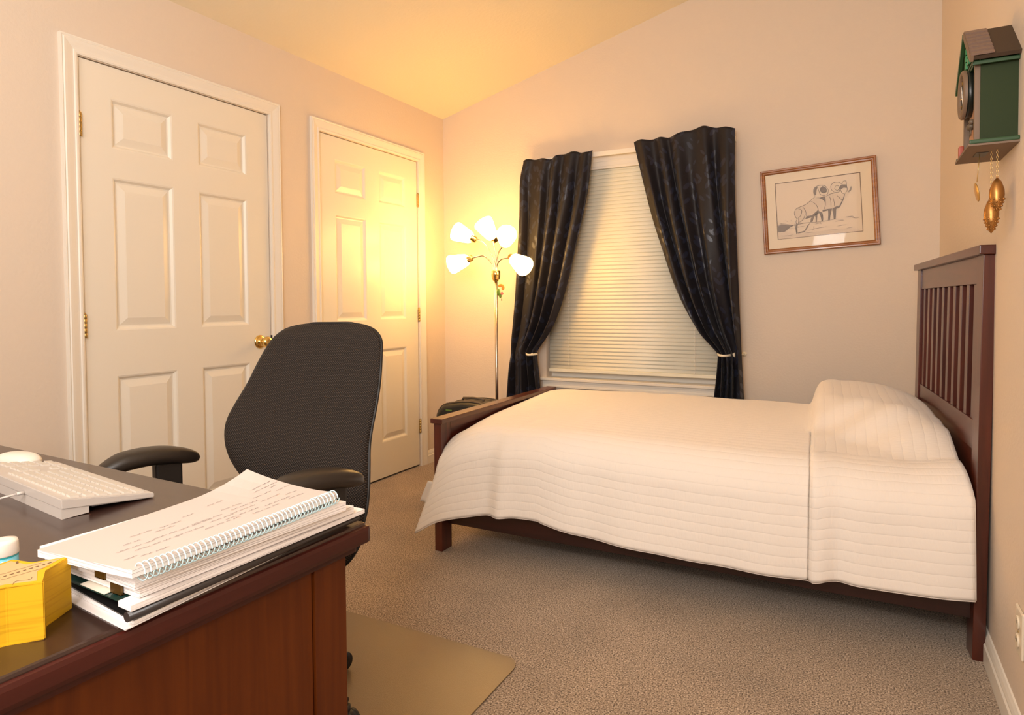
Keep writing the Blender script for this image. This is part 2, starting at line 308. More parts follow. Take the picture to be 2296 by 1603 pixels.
# ------------------------------------------------------------------ doors
def door(name, trim, y0, y1, hinge_left, knob_y):
    b = B(); zb, zt = .012, DZ; W = y1-y0; xf = -.004
    cols = [y0, y0+.122, y0+.383, y0+.506, y0+.768, y1]; rows = [zb, .233, .820, 1.003, 1.612, 1.727, 1.923, zt]
    for i in range(5):
        for j in range(7):
            ya, yb, za, zb2 = cols[i], cols[i+1], rows[j], rows[j+1]
            if i in (1, 3) and j in (1, 3, 5):
                rings = []
                for ins, dx in ((0, 0), (.006, -.002), (.014, -.011), (.020, -.012), (.046, -.004), (.050, -.003)):
                    rings.append([b.bm.verts.new((xf+dx, p, q)) for p, q in ((ya+ins, za+ins), (yb-ins, za+ins), (yb-ins, zb2-ins), (ya+ins, zb2-ins))])
                for r0, r1 in zip(rings, rings[1:]):
                    for k in range(4): b.bm.faces.new((r0[k], r0[(k+1) % 4], r1[(k+1) % 4], r1[k]))
                b.bm.faces.new(rings[-1])
            else: b.face([(xf, ya, za), (xf, yb, za), (xf, yb, zb2), (xf, ya, zb2)])
    bmesh.ops.remove_doubles(b.bm, verts=b.bm.verts, dist=1e-5)
    b.box(-.040, xf-.0135, y0, y1, zb, zt)
    for q in ((y0, y0+.001), (y1-.001, y1)): b.box(xf-.0135, xf-.0001, q[0], q[1], zb, zt)
    b.box(xf-.0135, xf-.0001, y0, y1, zt-.001, zt)
    d = b.obj(name, M['door'], origin=(0, (y0+y1)/2, 0)); struct(d); d['label'] = 'white six-panel door with brass hinges'
    hy = y0-.002 if hinge_left else y1+.002
    for hz in (.271, 1.025, 1.792):
        h = B(); h.lathe([(.0070, -.045), (.0070, .045)], 10, TR((.004, hy, hz)))
        for k in range(5): h.lathe([(.0070, -.0082), (.0076, -.0074), (.0076, .0074), (.0070, .0082)], 10, TR((.004, hy, hz-.036+.018*k)))
        h.lathe([(.003, 0), (.0045, .004), (.001, .007)], 10, TR((.004, hy, hz+.045)))
        h.obj('hinge', M['dull_brass'], d, 'brass hinge')
    k = B(); k.lathe([(.034, 0), (.034, .003), (.028, .007), (.013, .010), (.012, .030), (.020, .036), (.027, .046), (.0275, .056), (.022, .066), (.010, .0685)], 28, TR((xf, knob_y, .918), (0, pi/2, 0)))
    k.obj('door_knob', M['brass'], d, 'round polished brass knob')
    ly = y1 if hinge_left else y0
    s_ = 1 if hinge_left else -1
    B().box(-.003, .0025, ly+s_*.001, ly+s_*.012, .888, .948).obj('strike_plate', M['dark_metal'], d, 'dark strike plate at the door edge')
    # casing with a moulded profile, mitred
    t = B(); ri = .006; prof = [(0, 0), (0, .010), (.006, .0125), (.012, .0125), (.016, .010), (.022, .011), (.040, .016), (.050, .018), (.054, .0145), (.058, .017), (CW, .016), (CW, 0)]
    a = y0-ri; c = y1+ri; zt2 = DZ+ri
    path = [[(a-p, 0, q) for p, q in prof], [(a-p, zt2+p, q) for p, q in prof], [(c+p, zt2+p, q) for p, q in prof], [(c+p, 0, q) for p, q in prof]]
    rr = [[t.bm.verts.new((q, y, z)) for y, z, q in ring] for ring in path]
    for r0, r1 in zip(rr, rr[1:]):
        for k in range(len(prof)-1): t.bm.faces.new((r0[k], r0[k+1], r1[k+1], r1[k]))
    t.bm.faces.new(rr[0]); t.bm.faces.new(rr[-1][::-1])
    struct(t.obj(trim, M['trim']))
door('door_1', 'trim_1', D1[0], D1[1], True, -1.634)
door('door_2', 'trim_2', D2[0], D2[1], False, D2[0]+.062)
# ------------------------------------------------------------------ window, sill, blind
b = B()
for x0, x1, z0, z1 in ((WX0, WX0+.04, WZ0, WZ1), (WX1-.04, WX1, WZ0, WZ1), (WX0+.04, WX1-.04, WZ0, WZ0+.075), (WX0+.04, WX1-.04, WZ1-.04, WZ1), (WX0+.04, WX1-.04, 1.30, 1.345)): b.box(x0, x1, .085, T, z0, z1)
wf = struct(b.obj('window_1', M['trim'])); wf['label'] = 'white sash window behind the blind'
B().box(WX0+.04, WX1-.04, .10, .105, WZ0+.04, WZ1-.04).obj('pane', M['glass'], wf)
b = B(); b.box(WX0-.035, WX1+.02, -.030, .083, WZ0-.014, WZ0+.004, bev=.003); struct(b.obj('trim_3', M['trim']))
b = B(); b.box(WX0-.02, WX1+.005, -.014, 0, WZ0-.058, WZ0-.014); b.box(WX0-.02, WX1+.005, -.019, 0, WZ0-.058, WZ0-.046); b.box(WX0-.02, WX1+.005, -.018, 0, WZ0-.026, WZ0-.014); struct(b.obj('trim_4', M['trim']))
bl = thing('window_blind', 'closed ivory horizontal slat blind between the dark curtains', 'blind', (1.36, .02, .65))
bx0, bx1 = .815, 1.903
b = B(); b.box(bx0, bx1, .002, .045, 1.975, 2.030, bev=.004); b.obj('head_rail', M['slat'], bl)
b = B(); b.box(bx0, bx1, -.006, .002, 1.935, 2.028, bev=.002); b.box(bx0, bx1, -.009, -.006, 1.980, 1.986); b.box(bx0, bx1, -.009, -.006, 1.950, 1.956); b.obj('valance', M['trim'], bl)
b = B(); z = .682; n = 0
while z < 1.965:
    t0 = R(80); hw = .0145
    rows = []
    for k in range(5):
        a = -1+2*k/4; dy = a*hw*cos(t0); dz = a*hw*sin(t0); bow = .0010*(1-a*a)
        rows.append([(bx0+.004, .016+dy-bow*sin(t0), z+dz+bow*cos(t0)), (bx1-.004, .016+dy-bow*sin(t0), z+dz+bow*cos(t0))])
    b.grid(rows); z += .0237; n += 1
o = b.obj('slats', M['slat'], bl); md = o.modifiers.new('s', 'SOLIDIFY'); md.thickness = .0012
b = B(); b.box(bx0+.002, bx1-.002, .004, .030, .648, .668, bev=.003); b.obj('bottom_rail', M['slat'], bl)
for cx in (.960, 1.766):
    b = B(); z = .67
    while z < 1.93: b.box(cx-.0015, cx+.0015, .0015, .0035, z, z+.012); z += .0237
    b.box(cx-.0005, cx+.0005, .004, .0045, .66, 1.94); b.obj('ladder_cord', M['trim'], bl)
# ------------------------------------------------------------------ curtain rod, curtains, tiebacks
RY = -.070
rod = thing('curtain_rod', 'flat white curtain rod spanning between the two dark curtains', 'curtain rod', (1.35, RY, 2.04))
b = B(); b.box(.690, 1.998, RY+.012, RY+.020, 2.004, 2.034, bev=.003); b.obj('bar', M['trim'], rod)
for x in (.690, 1.992): B().box(x, x+.006, RY+.020, 0, 2.006, 2.032).obj('bracket', M['trim'], rod)
def curtain(lab, left, right, top, bot, tie_z, side, nf, seed):
    rnd = random.Random(seed); ph = [rnd.uniform(0, 6.28) for _ in range(6)]
    NZ, NU = 110, 150; pts = []; uvs = []
    for i in range(NZ+1):
        t = i/NZ; row = []; ur = []
        for j in range(NU+1):
            u = j/NU; zt = top(u); z = zt+(bot-zt)*t
            xl = smooth_interp(left, z); xr = smooth_interp(right, z); wd = xr-xl
            near = math.exp(-((z-tie_z)/.07)**2)
            amp = .020+.013*min(1, t*4); amp *= (1-.55*near); squeeze = min(1, wd/.45)
            uw = u+.045*sin(5.1*u+ph[4])+.022*sin(2*pi*2.3*u+1.6*z+ph[5])
            f = sin(2*pi*nf*uw+ph[0]+.6*sin(1.7*z+ph[1]))+.45*sin(2*pi*nf*1.63*uw+ph[2]+1.9*z)*t**.5+.25*sin(2*pi*nf*.47*u+ph[3])
            edge = min(1, min(u, 1-u)*12)
            y = RY-.024-.030*near*(1-abs(2*u-1))-amp*f*(.35+.65*edge)*(.75+.4*(1-squeeze)) if True else 0
            y = y*min(1, t/.10)+(RY-.014-.011*f*edge)*(1-min(1, t/.10))
            hx = .008*sin(2*pi*nf*u+ph[3]+3*z)*edge*min(1, t*5)
            row.append((xl+wd*u+hx, min(y, RY+.006+max(0, .04*(t-.1))), z)); ur.append((u*.72+.9*seed, z))
        pts.append(row); uvs.append(ur)
    b = B(); b.grid(pts, uvs); o = b.obj('curtain', M['curtain'], origin=((left[0][1]+right[0][1])/2, RY, tie_z)); tag(o, lab, 'curtain')
    md = o.modifiers.new('s', 'SOLIDIFY'); md.thickness = .0022; return o
S = lambda tab: sorted(tab)
curtain('dark leaf-patterned curtain on the left of the window, behind the lit floor lamp',
    S([(2.01, .684), (1.926, .668), (1.651, .661), (1.243, .633), (.903, .603), (.60, .575), (.40, .555)]),
    S([(2.04, 1.162), (1.95, 1.152), (1.768, 1.127), (1.464, 1.052), (1.20, .985), (1.0, .915), (.895, .857), (.80, .787), (.765, .777), (.66, .788), (.547, .800), (.40, .812)]),
    lambda u: 2.020+.022*u+.008*sin(11*u+.5)+.004*sin(27*u), .40, .768, -1, 4.3, 1)
curtain('dark leaf-patterned curtain on the right of the window, nearer the framed drawing',
    S([(2.05, 1.425), (1.881, 1.466), (1.615, 1.533), (1.373, 1.609), (1.20, 1.667), (1.06, 1.730), (.921, 1.811), (.85, 1.875), (.808, 1.912), (.76, 1.916), (.671, 1.910), (.533, 1.894), (.38, 1.886)]),
    S([(2.07, 2.005), (1.725, 2.007), (1.40, 2.018), (1.027, 2.033), (.80, 2.044), (.539, 2.057), (.38, 2.062)]),
    lambda u: 2.050+.036*min(1, u*1.7)+.008*sin(10*u+1)+.004*sin(29*u)-.012*max(0, u-.8)*5, .38, .80, 1, 4.6, 2)
def tieback(x0, x1, z0, z1, lab, flare):
    t = thing('curtain_tieback', lab, 'curtain tieback', (x0, -.13, z0), 'curtain tiebacks')
    pts = []
    for k in range(17):
        s_ = k/16; pts.append((x0+(x1-x0)*s_, -.152+.050*abs(2*s_-1)**2.2, z0+(z1-z0)*s_-.004*sin(pi*s_)))
    b = B(); rows = [[Vector(p)+Vector((0, -.001, dz)) for p in pts] for dz in (-.0065, 0, .0065)]; b.grid(rows)
    o = b.obj('band', M['tie'], t); md = o.modifiers.new('s', 'SOLIDIFY'); md.thickness = .003
    b = B(); b.tube([(flare, 0, z1), (flare, -.06, z1), (x1, -.105, z1)], .004, 8, 0)
    b.lathe([(.014, 0), (.014, .003), (.006, .006)], 14, TR((flare, 0, z1), (pi/2, 0, 0))); b.obj('hook', M['tie'], t, 'cream hook reaching to the wall')
    if x1 > 1.5:
        b = B(); b.lathe([(.004, 0), (.006, .006), (.013, .020), (.014, .023), (.003, .024)], 14, align((x1-.006, -.108, z1), (1, -.15, .05))); b.obj('end_cap', M['tie'], t)
    return t
tieback(.700, .784, .772, .768, 'narrow cream tieback gathering the left curtain', .66)
tieback(1.912, 1.994, .803, .800, 'cream tieback with a flared end gathering the right curtain', 2.045)
# ------------------------------------------------------------------ framed drawing
ang = R(-3.1)
pc = Vector((2.4225, -.012, 1.605)); pic = thing('picture_frame', 'oak-framed pencil drawing of two bighorn rams on the window wall', 'picture', tuple(pc)); pic.rotation_euler = (0, ang, 0)
FW, FH = .566, .462
def child_local(b, name, mats, parent, label=None):
    o = bpy.data.objects.new(name, b.mesh(name, mats)); C.objects.link(o); o.parent = parent
    if label: o['label'] = label
    return o
b = B(); fr = .026
prof = [(0, .010), (0, -.008), (.004, -.014), (.010, -.014), (.014, -.010), (.020, -.009), (.024, -.006), (fr, -.003), (fr, .010)]
rr = [[b.bm.verts.new((sx_*(FW/2-p), q, sz*(FH/2-p))) for p, q in prof] for sx_, sz in ((-1, -1), (1, -1), (1, 1), (-1, 1))]
for i in range(4):
    for k in range(len(prof)-1): b.bm.faces.new((rr[i][k], rr[i][k+1], rr[(i+1) % 4][k+1], rr[(i+1) % 4][k]))
child_local(b, 'frame', M['oak'], pic)
# inner picture opening: photo corners mapped to the local rectangle
PX0, PX1, PZ0, PZ1 = -.2105, .2075, -.155, .156
b = B(); mo = [(-FW/2+fr-.003, -FH/2+fr-.003), (FW/2-fr+.003, -FH/2+fr-.003), (FW/2-fr+.003, FH/2-fr+.003), (-FW/2+fr-.003, FH/2-fr+.003)]; mi_ = [(PX0, PZ0), (PX1, PZ0), (PX1, PZ1), (PX0, PZ1)]
for k in range(4):
    a, c = mo[k], mo[(k+1) % 4]; d, e = mi_[(k+1) % 4], mi_[k]; b.face([(a[0], 0, a[1]), (c[0], 0, c[1]), (d[0], 0, d[1]), (e[0], 0, e[1])])
    cx_ = .0035; dd = (d[0]-cx_*(1 if d[0] > 0 else -1), d[1]-cx_*(1 if d[1] > 0 else -1)); ee = (e[0]-cx_*(1 if e[0] > 0 else -1), e[1]-cx_*(1 if e[1] > 0 else -1))
    b.face([(e[0], 0, e[1]), (d[0], 0, d[1]), (dd[0], .0025, dd[1]), (ee[0], .0035, ee[1])], 1)
child_local(b, 'mat_board', [M['mat_board'], M['bevel']], pic)
b = B(); b.box(PX0-.01, PX1+.01, .0036, .006, PZ0-.01, PZ1+.01)
art = child_local(b, 'drawing', [M['draw_paper']], pic)
def homog(src, dst):
    import numpy as np
    A = []; y = []
    for (u, v), (X, Y) in zip(src, dst):
        A.append([u, v, 1, 0, 0, 0, -u*X, -v*X]); y.append(X); A.append([0, 0, 0, u, v, 1, -u*Y, -v*Y]); y.append(Y)
    h = np.linalg.solve(np.array(A, float), np.array(y, float)); return lambda u, v: ((h[0]*u+h[1]*v+h[2])/(h[6]*u+h[7]*v+1), (h[3]*u+h[4]*v+h[5])/(h[6]*u+h[7]*v+1))
Hm = homog([(88, 355), (1805, 120), (1815, 1305), (103, 1468)], [(PX0, PZ1), (PX1, PZ1), (PX1, PZ0), (PX0, PZ0)])
def strokes(b, lines, wd, mi, y=.0022):
    for ln in lines:
        p = [Vector(Hm(*q)) for q in ln]
        # resample with smoothing
        q2 = []
        for i in range(len(p)-1):
            p0, p1, p2, p3 = p[max(i-1, 0)], p[i], p[i+1], p[min(i+2, len(p)-1)]
            for t in (0, .25, .5, .75): q2.append(.5*((2*p1)+(p2-p0)*t+(2*p0-5*p1+4*p2-p3)*t*t+(3*p1-p0-3*p2+p3)*t**3))
        q2.append(p[-1]); L_, R_ = [], []
        for i, q in enumerate(q2):
            d = q2[min(i+1, len(q2)-1)]-q2[max(i-1, 0)]; d = d.normalized() if d.length > 1e-9 else Vector((1, 0)); n = Vector((-d.y, d.x)); ww = wd*(.45+.55*sin(pi*(i+.5)/len(q2)))
            L_.append((q.x+n.x*ww, y, q.y+n.y*ww)); R_.append((q.x-n.x*ww, y, q.y-n.y*ww))
        b.grid([L_, R_], mi=mi, smooth=False)
def fillp(b, polys, mi, y=.0025):
    for pl in polys: b.face([(Hm(*q)[0], y, Hm(*q)[1]) for q in pl], mi)
b = B()
fillp(b, [[(455, 940), (520, 850), (640, 800), (760, 720), (880, 640), (1000, 640), (1080, 700), (1080, 800), (1030, 870), (930, 880), (840, 980), (700, 1020), (600, 1100), (540, 1120), (520, 1010), (480, 1040)],
          [(1085, 640), (1160, 580), (1260, 550), (1340, 560), (1440, 560), (1460, 640), (1400, 740), (1350, 840), (1200, 850), (1040, 900), (1070, 800)],
          [(110, 1330), (240, 1300), (480, 1360), (900, 1310), (1480, 1240), (1700, 1250), (1810, 1300), (110, 1460)]], 2, .0026)
fillp(b, [[(660, 1060), (700, 1000), (800, 985), (900, 900), (930, 870), (960, 930), (840, 1010), (740, 1040)], [(780, 1040), (850, 1000), (810, 1110), (765, 1120)], [(855, 960), (915, 930), (905, 1040), (895, 1115), (870, 1115), (872, 1030)],
          [(950, 900), (1005, 930), (1015, 1020), (1010, 1100), (985, 1100), (980, 1010)], [(1135, 870), (1210, 850), (1170, 980), (1150, 1075), (1125, 1080), (1135, 980)], [(1215, 850), (1290, 850), (1270, 970), (1265, 1060), (1238, 1065), (1240, 960)],
          [(1200, 860), (1300, 800), (1360, 790), (1440, 640), (1465, 560), (1480, 570), (1440, 680), (1370, 820), (1290, 860)], [(1010, 880), (1150, 850), (1140, 880), (1020, 915)],
          [(980, 450), (1040, 400), (1110, 450), (1110, 520), (1040, 540), (990, 510)], [(860, 500), (890, 430), (940, 420), (910, 500), (900, 590), (860, 560)],
          [(1380, 400), (1440, 370), (1520, 370), (1520, 440), (1460, 430), (1400, 470)], [(1060, 600), (1085, 610), (1080, 740), (1060, 680), (960, 640)],
          [(120, 1200), (200, 1160), (300, 1180), (440, 1180), (350, 1230), (250, 1310), (120, 1320)], [(470, 1180), (500, 1080), (490, 1220), (500, 1340), (480, 1360), (465, 1280)], [(500, 1330), (640, 1290), (700, 1190), (760, 1130), (700, 1240), (640, 1320), (520, 1345)]], 1, .0010)
strokes(b, [[(455, 940), (470, 890), (520, 840), (620, 800), (700, 760), (760, 715), (820, 660), (880, 625)], [(455, 940), (465, 1000), (510, 1060)], [(520, 850), (590, 870), (600, 920), (570, 1000), (520, 1040)], [(510, 1060), (470, 1120), (455, 1180), (470, 1260), (480, 1360)],
            [(520, 1030), (535, 1110), (500, 1200), (500, 1330)], [(670, 960), (640, 1040), (590, 1100), (530, 1130)], [(630, 820), (680, 900), (690, 1000)], [(780, 700), (860, 740), (910, 800), (930, 880), (900, 930)], [(900, 640), (980, 640), (1060, 690), (1080, 760), (1060, 840), (1020, 890)],
            [(880, 620), (860, 560), (855, 480), (890, 430), (940, 400), (1010, 385), (1090, 400), (1140, 460), (1160, 500)], [(940, 430), (960, 500), (990, 570), (1060, 590), (1130, 560), (1150, 500)], [(1000, 470), (1040, 420), (1100, 440), (1110, 510), (1050, 540), (1000, 510), (1000, 470)], [(1090, 610), (1150, 580), (1160, 560)],
            [(1160, 570), (1240, 545), (1320, 530)], [(1320, 530), (1240, 510), (1205, 440), (1220, 370), (1290, 325), (1370, 325), (1430, 370)], [(1380, 430), (1370, 510), (1320, 530)], [(1280, 440), (1310, 395), (1360, 400), (1370, 450), (1330, 490), (1280, 460), (1280, 440)],
            [(1430, 370), (1450, 310), (1510, 300), (1515, 380), (1530, 450), (1520, 500), (1480, 550)], [(1390, 430), (1400, 500), (1440, 550), (1480, 550)], [(1530, 520), (1580, 480), (1605, 410)], [(1545, 530), (1600, 480), (1612, 410)], [(1470, 560), (1450, 640), (1400, 740), (1350, 830)],
            [(1320, 590), (1370, 640), (1420, 680)], [(1160, 600), (1190, 680), (1190, 800)], [(1085, 640), (1080, 760)], [(1040, 900), (1200, 850)], [(1240, 640), (1260, 740), (1250, 800)], [(1005, 930), (1020, 1020), (1010, 1100)], [(950, 930), (980, 1010), (990, 1100)], [(1190, 880), (1165, 990), (1150, 1080)],
            [(1130, 880), (1135, 980), (1120, 1080)], [(1210, 870), (1235, 960), (1235, 1065)], [(1285, 860), (1275, 980), (1265, 1065)]], .0012, 0, -.0002)
strokes(b, [[(120, 1200), (200, 1150), (330, 1170), (460, 1180), (560, 1150), (700, 1130), (900, 1120), (1100, 1090), (1290, 1060), (1430, 1080)], [(150, 1130), (200, 1150)], [(250, 1290), (330, 1250), (430, 1255)], [(190, 1390), (280, 1395), (400, 1370)], [(760, 1280), (900, 1240), (1080, 1210)],
            [(500, 1220), (640, 1200)], [(1260, 1110), (1350, 1090), (1430, 1085)], [(1470, 1020), (1560, 1010), (1660, 1040), (1740, 1030)], [(1500, 1030), (1600, 1000), (1640, 1030)], [(1310, 1200), (1400, 1180), (1490, 1175)], [(270, 1090), (320, 1105)], [(380, 1080), (400, 1105)], [(1090, 1280), (1300, 1270)], [(1490, 1240), (1600, 1225)], [(660, 1330), (820, 1320)],
            [(830, 1200), (830, 1250)], [(950, 1110), (980, 1160)], [(860, 1160), (940, 1140)], [(730, 1290), (760, 1270)], [(530, 1160), (620, 1150)]], .0011, 1, -.0002)
ar = child_local(b, 'rams_sketch', [M['pencil'], M['pencil2'], M['pencil3']], art)
b = B(); b.box(-FW/2+fr-.004, FW/2-fr+.004, -.0040, -.0030, -FH/2+fr-.004, FH/2-fr+.004); child_local(b, 'glass', M['pglass'], pic)
# ------------------------------------------------------------------ floor lamp
LX, LY = .619, -.35
lamp = thing('floor_lamp', 'five-arm nickel floor lamp with lit white shades in the corner', 'floor lamp', (LX, LY, 0))
b = B(); b.lathe([(.125, 0), (.130, .006), (.126, .014), (.06, .024), (.022, .036), (.014, .05)], 32, TR((LX, LY, 0))); b.obj('base', M['nickel'], lamp)
b = B(); b.tube([(LX, LY, .04), (LX, LY, .62), (LX, LY, 1.245)], .0098, 14); b.obj('pole', M['nickel'], lamp)
b = B(); b.lathe([(.012, 1.236), (.018, 1.240), (.026, 1.258), (.026, 1.264), (.0275, 1.266), (.0275, 1.300), (.024, 1.303), (.008, 1.304)], 24, TR((LX, LY, 0))); b.obj('hub', M['brass'], lamp, 'brass-toned hub where the arms meet')
ARMS = [  # start offset, control points, shade base, direction, length
    ((-.008, .006), [(-.014, 1.36), (-.06, 1.45), (-.105, 1.495)], (.452, -.36, 1.512), (-.90, -.12, .40)),
    ((-.010, -.006), [(-.022, 1.345), (-.075, 1.395), (-.13, 1.392)], (.428, -.37, 1.379), (-.95, -.15, -.26)),
    ((0, .002), [(.002, 1.36), (-.003, 1.43), (-.012, 1.475)], (.604, -.355, 1.508), (-.20, -.66, .72)),
    ((.006, .004), [(.008, 1.36), (.026, 1.42), (.052, 1.448)], (.700, -.372, 1.468), (.50, -.76, .36)),
    ((.008, -.006), [(.012, 1.335), (.040, 1.368), (.095, 1.378)], (.752, -.37, 1.372), (.84, -.30, -.46))]
for (ox, oy), ctl, sb, d in ARMS:
    d = Vector(d).normalized(); sb = Vector(sb)
    pts = [Vector((LX+ox, LY+oy, 1.295))]+[Vector((LX+q, LY+oy-.006*i, z)) for i, (q, z) in enumerate(ctl)]+[sb-d*.012]
    sm = []
    for i in range(len(pts)-1):
        p0, p1, p2, p3 = pts[max(i-1, 0)], pts[i], pts[i+1], pts[min(i+2, len(pts)-1)]
        for k in range(6):
            t = k/6; sm.append(.5*((2*p1)+(p2-p0)*t+(2*p0-5*p1+4*p2-p3)*t*t+(3*p1-p0-3*p2+p3)*t**3))
    sm.append(pts[-1]); b = B(); b.tube(sm, .0046, 10); arm = b.obj('arm', M['nickel'], lamp)
    mt = align(sb-d*.030, d); b = B(); b.lathe([(.006, -.004), (.019, 0), (.021, .028), (.025, .034), (.012, .036)], 20, mt); b.obj('socket_cup', M['brass'], arm)
    for a in (0, 2.1, 4.2): pass
    b = B(); pr = [(.020, 0), (.031, .003), (.038, .014), (.048, .055), (.058, .100), (.061, .116), (.059, .124), (.056, .122), (.054, .106), (.044, .060), (.032, .018), (.016, .005)]
    b.lathe(pr, 28, align(sb, d), cap=False); b.obj('shade', M['shade'], arm, 'glowing white glass shade')
    b = B(); b.lathe([(.012, .006), (.014, .03), (.026, .058), (.030, .076), (.024, .095), (.010, .104)], 18, align(sb, d)); b.obj('bulb', M['bulb'], arm)
orn = thing('hanging_ornament', 'small flower and leaf ornament hanging beside the lamp pole', 'ornament', (.657, -.372, 1.176))
b = B(); b.tube([(.640, LY, 1.262), (.642, -.372, 1.262), (.662, -.374, 1.212)], .0009, 6); b.ball((.6435, -.374, 1.262), .0022); b.obj('hook', M['chain'], orn)
b = B()
for k in range(7):
    a = -.3+k*.42; c_ = Vector((.667+.016*cos(a), -.374, 1.194+.016*sin(a))); b.ball(c_, .011, sc_=(1, .22, .8))
b.obj('petals', M['petal'], orn, 'orange petals')
b = B(); b.ball((.652, -.377, 1.168), .017, sc_=(.8, .3, 1.3)); b.ball((.664, -.377, 1.146), .011, sc_=(.9, .3, 1.4)); b.obj('leaf', M['leafg'], orn, 'green leaf')
b = B()
for k in range(5): b.ball((.678+.006*cos(k*1.257), -.380, 1.160+.006*sin(k*1.257)), .005, sc_=(1, .4, 1))
b.obj('blossom', M['blossom'], orn, 'pink blossom')
b = B(); b.tube([(.673, -.377, 1.140), (.674, -.377, 1.126)], .0008, 6); b.ball((.674, -.377, 1.120), .004, sc_=(.8, .8, 1.6)); b.obj('tassel', M['print_brown'], orn)
# ------------------------------------------------------------------ dark rolling case behind the footboard
b = B(); cx0, cx1, cy0, cy1 = .492, .885, -.86, -.62
pr_ = [(0, .03), (0, .25), (0, .40)]+[(.11-.11*cos(R(q)), .405+.085*sin(R(q))) for q in (12, 28, 44, 60, 75)]+[(.11, .490), (.18, .500), (.25, .503), (.32, .500), (.39, .490)]+[(.39+.11*sin(R(q)), .405+.085*cos(R(q))) for q in (15, 30, 46, 62, 78)]+[(.5, .40), (.5, .25), (.5, .03), (.47, .012), (.03, .012)]; pr_ = [(x*.88, z*1.098) for x, z in pr_]
case = thing('rolling_case', 'black rounded case with grey ribs on the carpet behind the footboard', 'suitcase', (.66, -.74, 0))
n = len(pr_); A = []
for y, ins in ((cy0, .022), (cy0+.018, .006), (cy0+.05, 0), (cy1-.05, 0), (cy1-.018, .006), (cy1, .022)):
    A.append([(cx0+x+(ins if x < .25 else -ins), y, z+(ins if z < .2 else -ins)) for x, z in pr_])
vs = b.grid(A, closeu=True); b.bm.faces.new(vs[0]); b.bm.faces.new(vs[-1][::-1]); b.obj('shell', M['case'], case)
for y in (-.825, -.795, -.70, -.66):
    b = B(); b.tube([(cx0+x, y, z+.001) for x, z in pr_[2:19]], .0035, 8); b.obj('rib', M['casegrey'], case)
b = B(); b.tube([(.62, -.75, .548), (.625, -.75, .560), (.69, -.75, .564), (.755, -.75, .560), (.76, -.75, .548)], .007, 8); b.obj('handle', M['casegrey'], case)
b = B(); b.box(cx0+.085, cx0+.125, cy0-.0015, cy0+.003, .500, .506); b.obj('badge', M['leafg'], case, 'small green badge')
for x in (.50, .83):
    b = B(); b.lathe([(.014, -.01), (.014, .01)], 14, TR((x, -.76, .014), (pi/2, 0, 0))); b.obj('wheel', M['blk'], case)
# ------------------------------------------------------------------ bed
bed = thing('bed_frame', 'dark cherry slatted bed with tall headboard at the right wall', 'bed', (1.95, -.93, 0))
FX0, FX1 = .957, .995; PW = .078; BYN, BYF = -1.522, -.335
foot = B()
foot.box(FX0+.006, FX1-.006, BYN+PW, BYF-PW, .20, .575); fo = foot.obj('footboard', M['cherry_y'], bed)
b = B(); b.box(FX0-.008, FX1+.016, BYN-.016, BYF+.025, .572, .594, bev=.003); b.obj('footboard_cap', M['cherry_y'], bed)
b = B(); b.box(FX1-.006, FX1+.001, BYN+PW, BYF-PW, .54, .572); b.obj('footboard_rail', M['cherry_y'], bed)
for y0 in (BYN, BYF-PW):
    b = B(); b.box(FX0, FX1, y0, y0+PW, 0, .572, bev=.002); b.obj('leg', M['cherry_z'], bed)
# headboard: leaning slightly and turned slightly from the wall
hm = Matrix.Translation((2.931, BYN+.012, 0)) @ Euler((0, 0, R(4.3))).to_matrix().to_4x4() @ Euler((0, R(.75), 0)).to_matrix().to_4x4()
HT = .033; HWD = 1.165
def hb(name, boxes, mt_, bev=.002, par=bed):
    b = B()
    for q in boxes: b.box(*q, bev=bev, mtx=hm)
    return b.obj(name, mt_, par)
hb('leg', [(0, HT, 0, PW, .0, 1.236)], M['cherry_z']); hb('leg', [(0, HT, HWD-PW, HWD, .0, 1.236)], M['cherry_z'])
hb('headboard_cap', [(-.014, HT+.003, -.016, HWD+.016, 1.236, 1.264)], M['cherry_y'], .003)
hb('top_rail', [(.005, HT-.005, PW, HWD-PW, 1.150, 1.236)], M['cherry_y'])
hb('lower_rail', [(.005, HT-.005, PW, HWD-PW, .63, .722)], M['cherry_y'])
hb('bottom_panel', [(.010, HT-.010, PW, HWD-PW, .30, .63)], M['cherry_y'])
ns = 10; span = HWD-2*PW
for k in range(ns):
    c = PW+span*(k+.5)/ns*1.0
    hb('slat', [(.009, HT-.009, c-.019, c+.019, .722, 1.150)], M['cherry_z'], .0015)
for y0 in (-1.475, -.36):
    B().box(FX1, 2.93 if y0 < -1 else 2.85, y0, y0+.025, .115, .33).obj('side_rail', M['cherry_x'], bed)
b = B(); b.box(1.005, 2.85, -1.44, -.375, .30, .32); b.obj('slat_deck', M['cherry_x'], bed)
b = B(); b.box(1.02, 2.80, -1.42, -.40, .322, .535, bev=.05); o = b.obj('mattress', M['mattress']); tag(o, 'mattress on the cherry bed, hidden under the cream quilt', 'mattress')
